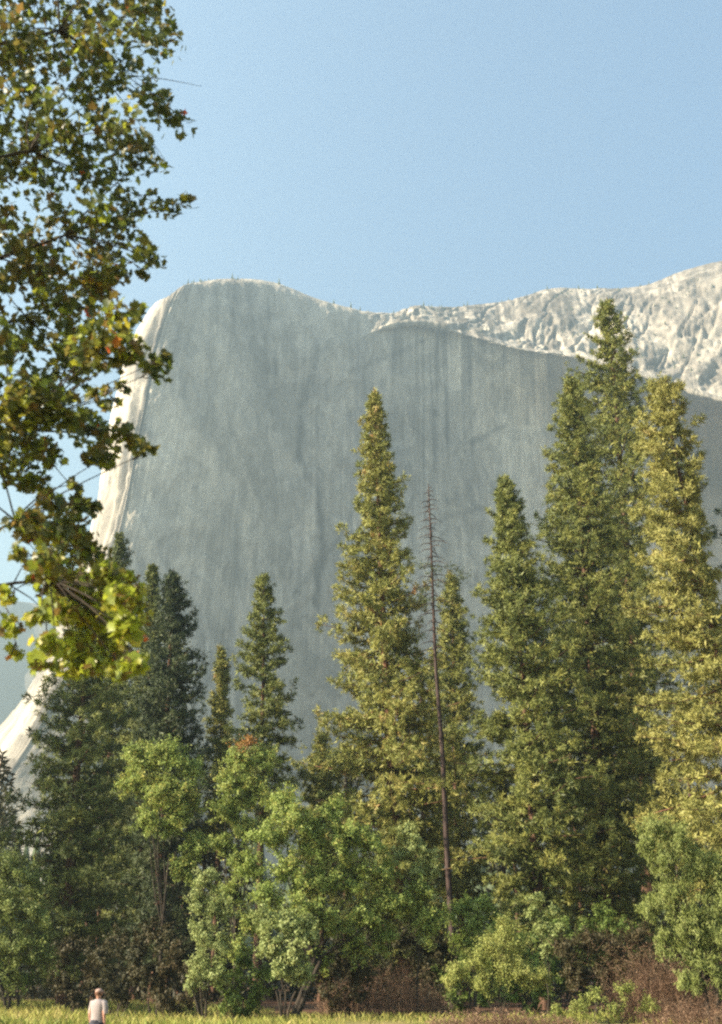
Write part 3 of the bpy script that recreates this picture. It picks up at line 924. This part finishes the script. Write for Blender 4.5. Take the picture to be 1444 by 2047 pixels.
UNDER = [(40, 1860, 70, 'leaf', .2), (150, 1900, 66, 'wood_dim', .6), (235, 1890, 60.5, 'wood_dim', .5), (310, 1870, 60, 'wood_dim', .6), (350, 1930, 59.5, 'wood_dim', .7), (480, 1930, 57, 'leaf', .2),
         (680, 1930, 60, 'wood_dim', .6), (930, 1930, 63, 'leaf', .15), (1050, 1920, 62, 'leaf', .2), (1120, 1860, 68, 'leaf', .12), (1210, 1840, 69, 'leaf', .12), (1290, 1930, 58, 'wood_dim', .7), (1000, 1870, 67, 'leaf', .1)]
UNDER_LABEL = [
    'dim shrub low at the far left, behind the soft green young tree',
    'dark brown shrub at the foot of the broad tiered pine',
    'dark brown shrub under the left pines, behind the standing person',
    'dark thicket shrub below the round light-green tree',
    'low brownish shrub against the left side of the silvery shrub',
    'dim green shrub between the silvery shrub and the low pale shrub',
    'brownish shrub just right of the low pale shrub',
    'dim green shrub directly left of the rounded bush',
    'dim green shrub directly behind the rounded bush',
    'dark green shrub at the foot of the dark-topped pine',
    'dark green shrub at the foot of the big green pine',
    'brownish shrub left of the dry brush under the willow',
    'deep-shade green shrub behind the dim bush, right of the snag']
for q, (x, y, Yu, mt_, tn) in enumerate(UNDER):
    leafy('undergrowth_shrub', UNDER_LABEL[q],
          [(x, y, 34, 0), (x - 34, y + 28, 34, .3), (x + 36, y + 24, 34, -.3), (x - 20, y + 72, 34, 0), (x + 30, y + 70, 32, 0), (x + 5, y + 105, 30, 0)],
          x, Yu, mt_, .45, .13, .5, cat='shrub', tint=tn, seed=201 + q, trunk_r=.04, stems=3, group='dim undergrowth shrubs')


# dry brush: a tangle of thin brown stems
def brush(name, label, px0, px1, Y, hpx, n, seed):
    global rng
    keep = rng; rng = np.random.default_rng(seed)
    cx = (px0 + px1) / 2
    p = at(cx, 2010, Y)
    root = empty(name, (p[0], Y, float(ground_z(p[0], Y))))
    tag(root, label, 'brush', 'dry brush at the meadow edge')
    m = mpp(p); mb = MB()
    for q in range(n):
        x = at(rng.uniform(px0, px1), 2010, Y)[0]; y = Y + rng.uniform(-1.5, 1.5)
        h = hpx * m * rng.uniform(.35, 1.05) * (1 - .6 * abs((x - p[0]) / ((px1 - px0) / 2 * m)) ** 2)
        b = np.array([x, y, float(ground_z(x, y)) - .02])
        ln = np.array([rng.normal(-.1, .45), rng.normal(0, .35), 0]) * h
        s = np.linspace(0, 1, 5)[:, None]
        pts = b + s * np.array([0, 0, h]) + s ** 2 * ln + np.cumsum(rng.normal(0, .03, (5, 3)), 0) * s
        tt = rng.uniform(.1, .9)
        mb.tube(pts, np.linspace(.014, .004, 5), 3, tt, cap=False)
        for k_ in range(3):
            i0 = rng.integers(1, 5)
            e = pts[i0] + unit(rng.normal(size=3) + np.array([0, 0, .3])) * h * .28
            mb.tube(np.array([pts[i0], (pts[i0] + e) / 2 + rng.normal(0, .02, 3), e]), [.008, .006, .003], 3, tt, cap=False)
        nl = 10
        C = pts[rng.integers(1, 5, nl)] + rng.normal(0, .08, (nl, 3))
        leaves(mb, C, unit(rng.normal(size=(nl, 3))), np.full(nl, tt + .1), .07, .5)
    mb.build('stems', M['brush'], root)
    rng = keep


brush('dry_brush', 'tangle of dry reddish-brown brush under the willow at lower right', 1230, 1444, 52, 150, 420, 81)
brush('shaded_brush', 'low brown brush in the shade between the pale shrub and rounded bush', 640, 900, 61, 95, 560, 83)
brush('low_brush', 'low reddish-brown brush along the bottom, in front of the rounded bush', 860, 1180, 46, 38, 420, 87)
brush('edge_brush', 'dry stems at the bottom right corner', 1290, 1500, 46, 60, 240, 85)

# the wood behind: one mass of trunks and dim foliage
rngw = np.random.default_rng(5)
wood, woodt = MB(), MB()
keep = rng; rng = rngw
for q in range(64):
    Y = rng.uniform(98, 140)
    px = rng.uniform(-500, 1800)
    X = at(px, 1960, Y)[0]
    h = rng.uniform(14, 24) * (1.25 if px > 650 else .9)
    b = np.array([X, Y, .2])
    woodt.tube([b, b + [0, 0, h * .5], b + [0, 0, h]], [.3, .22, .04], 6)
    n_ = 250
    f = rng.uniform(0, 1, n_)
    rr = (1 - f) ** .6 * 4.2 * np.sqrt(rng.uniform(.05, 1, n_))
    th = rng.uniform(0, 6.28, n_)
    C = b + np.stack([np.cos(th) * rr, np.sin(th) * rr, h * (.06 + .93 * f)], -1)
    tufts(wood, C, unit(np.stack([np.cos(th), np.sin(th), 0 * th + .3], -1)), .3 + rng.normal(0, .15, n_), .75, .24, 6)
n_ = 5200
Yw = rng.uniform(88, 118, n_); Xw = (rng.uniform(-300, 1700, n_) - 722) / 2300 * Yw
C = np.stack([Xw, Yw, .2 + 5.5 * rng.uniform(0, 1, n_) ** 1.5 * fbm(np.stack([Xw / 4, Yw / 4, 0 * Xw], -1), 2) * 1.6], -1)
tufts(wood, C, np.tile(np.array([[0, -.4, .8]]), (n_, 1)), .35 + rng.normal(0, .2, n_), .7, .25, 5)
rng = keep
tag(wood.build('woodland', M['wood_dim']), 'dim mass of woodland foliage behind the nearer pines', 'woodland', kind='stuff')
tag(woodt.build('woodland_trunks', M['bark']), 'dark trunks of the woodland mass behind the pines', 'woodland', kind='stuff')

# ---------------------------------------------------------------- meadow grass
gr = MB()
n_ = 55000
Yg = 46 + 40 * rng.uniform(0, 1, n_) ** 1.1
Xg = (rng.uniform(-60, 1500, n_) - 722) / 2300 * Yg * 1.05
dens = fbm(np.stack([Xg / 3.5, Yg / 3.5, 0 * Xg], -1), 3)
edge_ = np.interp(Xg / Yg, [-.20, -.10, -.02, .3], [84, 78, 57, 53])
kp = (dens > .40) & (Yg < edge_ - 14 + 30 * dens)
Xg, Yg, dens = Xg[kp], Yg[kp], dens[kp]
n_ = len(Xg)
b = np.stack([Xg, Yg, ground_z(Xg, Yg) - .02], -1)
h = (.10 + .34 * rng.uniform(0, 1, n_) ** 2.5) * (.5 + dens) * np.where(Xg > -6, .8, 1)
ln = rng.normal(0, .22, (n_, 3)) * h[:, None]; ln[:, 2] = 0
th = rng.uniform(0, 6.28, n_)
sd = np.stack([np.cos(th), np.sin(th), 0 * th], -1) * .013
tipp = b + ln * 1.6; tipp[:, 2] += h
midp = b + ln * .5; midp[:, 2] += h * .55
V = np.stack([b - sd, b + sd, midp + sd * .8, tipp], 1).reshape(-1, 3)
i = np.arange(n_)[:, None] * 4
tg = np.clip(.22 + .9 * (fbm(np.stack([Xg / 5, Yg / 9, 0 * Xg + 4], -1), 2) - .4) + rng.normal(0, .15, n_), 0, 1)
gr.add(V, np.concatenate([i + [[0, 1, 2]], i + [[0, 2, 3]]]), np.repeat(tg, 4))
tag(gr.build('meadow_grass', M['grass']), 'dry straw and green meadow grass along the bottom', 'grass', kind='stuff')


# ---------------------------------------------------------------- foreground maple
LEAF_OUT = np.array([(0, -.5), (.30, -.33), (.24, -.10), (.52, .08), (.27, .20), (0, .56), (-.27, .20), (-.52, .08), (-.24, -.10), (-.30, -.33)])


def maple():
    global rng
    keep = rng; rng = np.random.default_rng(101)
    Y0 = 12.5
    bx = at(-420, 1960, Y0)[0]
    P0 = np.array([bx, Y0, -.1])
    root = empty('maple_tree', P0)
    tag(root, 'foreground maple with green, rust and yellow leaves hanging in from the left', 'maple tree')
    edge = [(290, 40, 60), (335, 80, 34), (240, 95, 70), (300, 15, 50), (300, 185, 45), (325, 212, 34), (366, 248, 24), (338, 245, 24), (250, 255, 50), (285, 305, 40), (316, 320, 26),
            (230, 345, 50), (245, 405, 36), (300, 405, 26), (345, 415, 24), (375, 402, 20), (250, 455, 50), (290, 505, 30), (312, 520, 20), (225, 530, 42), (285, 545, 16), (180, 560, 55),
            (160, 620, 60), (235, 628, 36), (275, 622, 18), (200, 690, 55), (262, 700, 36), (312, 735, 30), (330, 712, 16), (140, 740, 50), (215, 795, 22), (190, 790, 18), (245, 770, 14),
            (125, 820, 50), (185, 860, 40), (245, 868, 32), (285, 893, 20), (305, 898, 12), (205, 905, 34), (60, 800, 55), (40, 880, 45), (95, 905, 35), (70, 965, 36), (150, 968, 14), (165, 1020, 28), (190, 1012, 16),
            (115, 1055, 46), (50, 1050, 40), (175, 1095, 42), (110, 1125, 42), (150, 1175, 50), (215, 1150, 34), (240, 1195, 36), (262, 1152, 16), (120, 1215, 38), (185, 1245, 50), (255, 1255, 34),
            (140, 1295, 34), (215, 1310, 42), (280, 1325, 20), (240, 1345, 20), (75, 1235, 20), (18, 1250, 24), (28, 1302, 18), (8, 1190, 20), (190, 1330, 24), (70, 1160, 14), (40, 1105, 18)]
    inner = []
    for gx_ in range(85, 275, 60):
        for gy_ in range(1010, 1345, 54):
            if gx_ < 190 or gy_ > 1130: edge.append((gx_ + rng.uniform(-16, 16), gy_ + rng.uniform(-14, 14), 30))
    for gx_ in range(-520, 240, 70):
        for gy_ in range(-420, 960, 70):
            x, y = gx_ + rng.uniform(-28, 28), gy_ + rng.uniform(-28, 28)
            lim = np.interp(y, [-400, 0, 400, 600, 800, 960], [330, 250, 235, 190, 120, 40])
            if x < lim:
                inner.append((x, y, 52))
    hubs = []
    lm = MB()
    tm = MB()
    top = at(-480, -500, Y0 + .6)
    ts = np.linspace(0, 1, 14)
    trunk = np.array([P0 + (top - P0) * t + np.array([.15 * math.sin(t * 5), .12 * math.sin(t * 4), 0]) for t in ts])
    tm.tube(trunk, .24 * (1 - ts * .8) + .06 * np.exp(-ts * 30), 10)
    tm.build('trunk', M['bark_grey'], root, True)
    for (hx, hy, hr) in [(120, 60, .07), (60, 300, .07), (130, 470, .06), (60, 640, .06), (40, 860, .055), (30, 1040, .05), (100, 1160, .05), (-200, 100, .08), (-200, 500, .08), (-180, 900, .07), (-150, -250, .08), (80, -200, .06)]:
        c = at(hx, hy, Y0 + rng.uniform(-.8, .8))
        iz = int(np.clip(np.argmin(np.abs(trunk[:, 2] - (c[2] - 1.2))), 3, 13))
        s = trunk[iz]
        mid = (s + c) / 2 + np.array([0, rng.normal(0, .3), .5])
        tt = np.linspace(0, 1, 9)[:, None]
        cv = (1 - tt) ** 2 * s + 2 * tt * (1 - tt) * mid + tt ** 2 * c
        lm.tube(cv, hr * np.linspace(.9, .28, 9), 6)
        hubs += [cv[4], cv[6], cv[8]]
    hubs = np.array(hubs)
    Cs, Ns, Ts, Ss = [], [], [], []
    for kx, (x, y, r) in enumerate(edge + inner):
        is_edge = kx < len(edge)
        if is_edge: r *= 1.1
        layers = 1 if is_edge else 1
        dY = rng.uniform(-1.6, 1.6)
        c = at(x, y, Y0 + dY)
        rm = r * mpp(c)
        h = hubs[np.argmin(np.linalg.norm((hubs - c) * np.array([1, .7, 1]), axis=1))]
        tt = np.linspace(0, 1, 7)[:, None]
        mid = (h + c) / 2 + rng.normal(0, .06, 3) + np.array([0, 0, .1])
        cv = (1 - tt) ** 2 * h + 2 * tt * (1 - tt) * mid + tt ** 2 * (c + np.array([rm * .5, 0, 0]))
        lm.tube(cv, np.linspace(.014, .004, 7), 4, cap=False)
        area = r * r
        nl = int(area / 2500 * ((80 + 45 * (y > 680)) if is_edge else (90 if x > -120 and y > -80 else 30))) + 4
        q = unit(rng.normal(size=(nl, 3))) * (rng.uniform(0, 1, (nl, 1)) ** .45) * rm * np.array([1.0, 1.5, .72])
        q[:, 2] -= .25 * np.abs(q[:, 0])
        C = c + q
        for e in rng.integers(0, nl, 5):
            lm.tube(np.array([cv[5], (cv[5] + C[e]) / 2 + rng.normal(0, .02, 3), C[e]]), [.005, .004, .002], 3, cap=False)
        N = unit(rng.normal(size=(nl, 3)) * .8 + np.array([-.35, -.15, .75]))
        base = .27 + .22 * (vn(np.array([[x / 120, y / 120, 3.0]]))[0] - .5)
        t_ = base + rng.normal(0, .16, nl)
        low = np.clip((y - 1100) / 130, 0, 1) * .42
        t_ = np.minimum(t_ + low * rng.uniform(.5, 1.2, nl), .9)
        if y > 1140:
            lo_ = rng.uniform(0, 1, nl) < np.interp(y, [1140, 1280], [.25, .7])
            t_[lo_] = rng.uniform(.70, .93, lo_.sum())
        bright = rng.uniform(0, 1, nl) < .10 + .12 * (y > 560)
        t_[bright] = rng.uniform(.74, .9, bright.sum())
        red = rng.uniform(0, 1, nl) < .003
        t_[red] = 1.0
        if (x, y) in ((18, 1250), (70, 1160)): t_[:3] = 1.0
        Cs.append(C); Ns.append(N); Ts.append(np.clip(t_, .02, 1)); Ss.append(rng.uniform(.08, .145, nl) * (1 if (is_edge or x > -120) else 1.7))
    for (x0, y0, x1, y1) in [(255, 150, 403, 172), (250, 128, 360, 72), (20, 1180, 60, 1110), (60, 1110, 110, 1140), (20, 1170, 100, 1230)]:
        a, b_ = at(x0, y0, Y0), at(x1, y1, Y0 + .1)
        lm.tube(np.array([a, (a + b_) / 2 + [0, 0, .03], b_]), [.010, .007, .003], 4)
    lm.build('branches', M['bark_grey'], root)
    C, N, T, S = map(np.concatenate, (Cs, Ns, Ts, Ss))
    n = len(C)
    t = unit(np.cross(N, rng.normal(size=(n, 3))) + np.array([.25, 0, -.55]))
    N = unit(N - t * np.sum(N * t, -1, keepdims=True))
    s = np.cross(N, t)
    u, v = LEAF_OUT[:, 0], LEAF_OUT[:, 1]
    curl = .22 * np.abs(u) + .12 * v * v
    nv = len(LEAF_OUT)
    V = C[:, None] + S[:, None, None] * (s[:, None] * u[None, :, None] * 1.05 + t[:, None] * v[None, :, None] + N[:, None] * curl[None, :, None])
    # leaves that show: 300 of them as pieces of their own, nearest the crown's visible edge
    rel = C - CAM
    dep = rel @ FWD
    pxx = CX + F_PX * rel[:, 0] / dep; pyy = CY - F_PX * (rel @ UP) / dep
    vis = np.where((pxx > 5) & (pyy > 5) & (pxx < 420))[0]
    score = pxx[vis] - np.interp(pyy[vis], [0, 250, 400, 560, 700, 860, 960, 1100, 1250, 1350], [300, 320, 310, 260, 290, 270, 150, 200, 250, 240])
    pick = vis[np.argsort(-(score + rng.uniform(0, 40, len(vis)) + S[vis] * 500))[:300]]
    mask = np.ones(n, bool); mask[pick] = False
    tri = [(nv, a, (a + 1) % nv) for a in range(nv)]
    Vc = C[:, None] + 0 * V[:, :1]
    Vall = np.concatenate([V, Vc], 1)
    cm = MB()
    idx = np.where(mask)[0]
    Fm = (np.arange(len(idx))[:, None, None] * (nv + 1) + np.array(tri)[None]).reshape(-1, 3)
    cm.add(Vall[idx].reshape(-1, 3), Fm, np.repeat(T[idx], nv + 1))
    crown = cm.build('crown', M['maple'], root)
    crown['kind'] = 'stuff'
    from mathutils import Matrix
    # shared leaf meshes, one for each colour step
    steps = np.linspace(.05, 1, 20)
    lms = []
    flat = np.stack([u * 1.05, v, curl], -1)
    for st in steps:
        x = MB(); x.add(np.concatenate([flat, [[0, 0, 0]]]), tri, st)
        me = x.mesh('leaf'); me.materials.append(M['maple']); lms.append(me)
    inv = parent_inv(root)
    for i_ in pick:
        o = bpy.data.objects.new('leaf', lms[int(np.argmin(np.abs(steps - T[i_])))])
        mt = Matrix([[s[i_][a] * S[i_], t[i_][a] * S[i_], N[i_][a] * S[i_], C[i_][a]] for a in range(3)] + [[0, 0, 0, 1]])
        col.objects.link(o)
        o.parent = root
        o.matrix_parent_inverse = inv
        o.matrix_basis = mt
    rng = keep


maple()


# ---------------------------------------------------------------- the person in the meadow
def skin_obj(name, joints, edges, mat, parent, root_i=0, sub=2):
    me = bpy.data.meshes.new(name)
    me.from_pydata([tuple(j[:3]) for j in joints], edges, [])
    o = put(name, me, mat, parent)
    o.matrix_parent_inverse.identity()
    o.modifiers.new('skin', 'SKIN')
    if not me.skin_vertices:
        bpy.context.view_layer.objects.active = o
    sv = me.skin_vertices[0].data
    for k_, j in enumerate(joints):
        r = j[3]
        sv[k_].radius = (r, j[4] if len(j) > 4 else r)
        sv[k_].use_root = (k_ == root_i)
    o.modifiers['skin'].use_smooth_shade = True
    md = o.modifiers.new('sub', 'SUBSURF'); md.levels = sub; md.render_levels = sub
    return o


def person():
    Y = 27.0
    head = at(199, 1977, Y)
    X = head[0]
    h_top = head[2]
    root = empty('person', (X, Y, float(ground_z(X, Y))))
    tag(root, 'person in a pale grey-pink shirt standing in the meadow, lower left', 'person')
    g = float(ground_z(X, Y))
    k_ = (h_top - g) / 1.72
    root.scale = (k_, k_, k_)
    root.rotation_euler = (0, 0, R(-28))
    skin_m = plain('skin', (.42, .22, .16), .6)
    shirt_m = plain('pale_shirt', (.30, .25, .245), .9)
    trous_m = plain('dark_trousers', (.05, .05, .065), .9)
    hair_m = plain('short_hair', (.16, .075, .045), .7)
    cap_m = plain('pale_cap', (.34, .22, .18), .9)
    shoe_m = plain('shoes', (.06, .05, .045), .8)
    # body: pelvis 0, spine, neck, head, arms, legs: one continuous surface
    J = [(0, 0, .95, .14, .11), (0, 0, 1.15, .13, .10), (0, .01, 1.36, .155, .11), (0, .01, 1.46, .07, .06), (0, -.005, 1.52, .055), (0, -.01, 1.58, .078, .085), (0, -.005, 1.645, .082, .095), (0, 0, 1.695, .05, .06)]
    E = [(0, 1), (1, 2), (2, 3), (3, 4), (4, 5), (5, 6), (6, 7)]
    for sg in (-1, 1):
        b0 = len(J)
        J += [(sg * .17, .01, 1.40, .06), (sg * .225, -.02, 1.14, .042), (sg * .225, .03, .90, .027), (sg * .225, .04, .83, .034, .018)]
        E += [(2, b0), (b0, b0 + 1), (b0 + 1, b0 + 2), (b0 + 2, b0 + 3)]
        hp = b0 + 3
        for q, (dx, L) in enumerate([(-.024, .065), (-.008, .075), (.009, .07), (.024, .055)]):
            f0 = len(J)
            J += [(sg * (.225), -.04 + dx, .80, .010), (sg * .222, -.04 + dx, .80 - L * .55, .009), (sg * .212, -.038 + dx, .80 - L, .008)]
            E += [(hp, f0), (f0, f0 + 1), (f0 + 1, f0 + 2)]
        f0 = len(J)
        J += [(sg * .215, -.078, .835, .011), (sg * .208, -.09, .795, .009)]
        E += [(hp, f0), (f0, f0 + 1)]
        l0 = len(J)
        J += [(sg * .09, 0, .88, .085), (sg * .10, -.01, .50, .058), (sg * .105, .02, .30, .052), (sg * .11, .02, .09, .036), (sg * .115, -.10, .04, .034)]
        E += [(0, l0), (l0, l0 + 1), (l0 + 1, l0 + 2), (l0 + 2, l0 + 3), (l0 + 3, l0 + 4)]
    skin_obj('body', J, E, skin_m, root)
    # shirt: torso tube with short sleeves
    sm = MB()
    th = np.linspace(0, 2 * math.pi, 24, endpoint=False)
    rings = [(.80, .185, .135), (.90, .185, .137), (1.05, .175, .13), (1.2, .185, .135), (1.33, .205, .14), (1.41, .195, .13), (1.46, .13, .10), (1.485, .075, .07)]
    V = np.concatenate([np.stack([a * np.cos(th) * (1 + .02 * np.sin(5 * th + zz * 9)), b * np.sin(th) * (1 + .03 * np.sin(4 * th + zz * 13)), np.full(24, zz)], -1) for zz, a, b in rings])
    i0 = np.arange(len(rings) - 1)[:, None] * 24; j0 = np.arange(24)[None]; j1 = (j0 + 1) % 24
    sm.add(V, np.stack([i0 + j0, i0 + j1, i0 + 24 + j1, i0 + 24 + j0], -1).reshape(-1, 4))
    for sg in (-1, 1):
        sm.tube([(sg * .13, .01, 1.415), (sg * .185, .01, 1.385), (sg * .215, .015, 1.28), (sg * .23, .02, 1.15)], [.075, .082, .075, .07], 14, cap=False)
    sh = sm.build('shirt', shirt_m, root, True); sh.matrix_parent_inverse.identity()
    tm = MB()
    for sg in (-1, 1):
        tm.tube([(sg * .085, 0, .95), (sg * .09, 0, .85), (sg * .10, -.01, .5), (sg * .105, .02, .3), (sg * .11, .02, .07)], [.125, .115, .08, .075, .07], 16, cap=False)
    tm.tube([(0, 0, .80), (0, 0, .90), (0, 0, 1.0)], [.15, .165, .155], 18)
    t_ = tm.build('trousers', trous_m, root, True); t_.matrix_parent_inverse.identity()
    # hair at the back and sides, cap on top, ears, nose
    hm = MB()

    def dome(mb, c, rx, ry, rz, a0, a1, n=14, m=7):
        ph = np.linspace(a0, a1, m); t2 = np.linspace(0, 2 * math.pi, n, endpoint=False)
        V_ = np.array([[c[0] + rx * math.cos(p) * math.cos(q), c[1] + ry * math.cos(p) * math.sin(q), c[2] + rz * math.sin(p)] for p in ph for q in t2])
        i_ = np.arange(m - 1)[:, None] * n; j_ = np.arange(n)[None]
        mb.add(V_, np.stack([i_ + j_, i_ + (j_ + 1) % n, i_ + n + (j_ + 1) % n, i_ + n + j_], -1).reshape(-1, 4))

    dome(hm, (0, -.018, 1.625), .088, .098, .098, -.55, 1.2)
    h_ = hm.build('hair', hair_m, root, True); h_.matrix_parent_inverse.identity()
    cm = MB(); dome(cm, (0, -.005, 1.655), .095, .108, .075, -.05, 1.55)
    cm.tube([(-.06, .09, 1.655), (0, .165, 1.645), (.06, .09, 1.655)], [.02, .025, .02], 6)
    c_ = cm.build('cap', cap_m, root, True); c_.matrix_parent_inverse.identity()
    fm_ = MB()
    for sg in (-1, 1):
        dome(fm_, (sg * .088, 0, 1.61), .012, .02, .032, -1.5, 1.5, 8, 6)
    dome(fm_, (0, .095, 1.60), .014, .022, .026, -1.5, 1.5, 8, 6)
    f_ = fm_.build('ears_and_nose', skin_m, root, True); f_.matrix_parent_inverse.identity()
    so = MB()
    for sg in (-1, 1):
        so.tube([(sg * .11, -.08, .045), (sg * .115, .04, .05), (sg * .12, .15, .04), (sg * .12, .20, .035)], [.045, .05, .045, .03], 10)
    s_ = so.build('shoes', shoe_m, root, True); s_.matrix_parent_inverse.identity()


person()

# ---------------------------------------------------------------- air
ZTOP = max(float(W2[:, 2].max()), float(FW[..., 2].max())) + 25
hz = MB()
x0, x1, y0, y1, z0, z1 = -1700, 1700, -700, 3000, -30, ZTOP
hv = np.array([(x, y, z_) for x in (x0, x1) for y in (y0, y1) for z_ in (z0, z1)])
hz.add(hv, [[0, 1, 3, 2], [4, 6, 7, 5], [0, 4, 5, 1], [2, 3, 7, 6], [0, 2, 6, 4], [1, 5, 7, 3]])
hm, n, l, out = new_mat('haze_air')
pv = n.new('ShaderNodeVolumePrincipled')
pv.inputs['Color'].default_value = (.665, .875, .95, 1)
pv.inputs['Density'].default_value = .00034
pv.inputs['Anisotropy'].default_value = .47
l.new(pv.outputs[0], out.inputs['Volume'])
tag(hz.build('haze', hm), 'thin pale haze in the valley air', 'haze', kind='stuff')
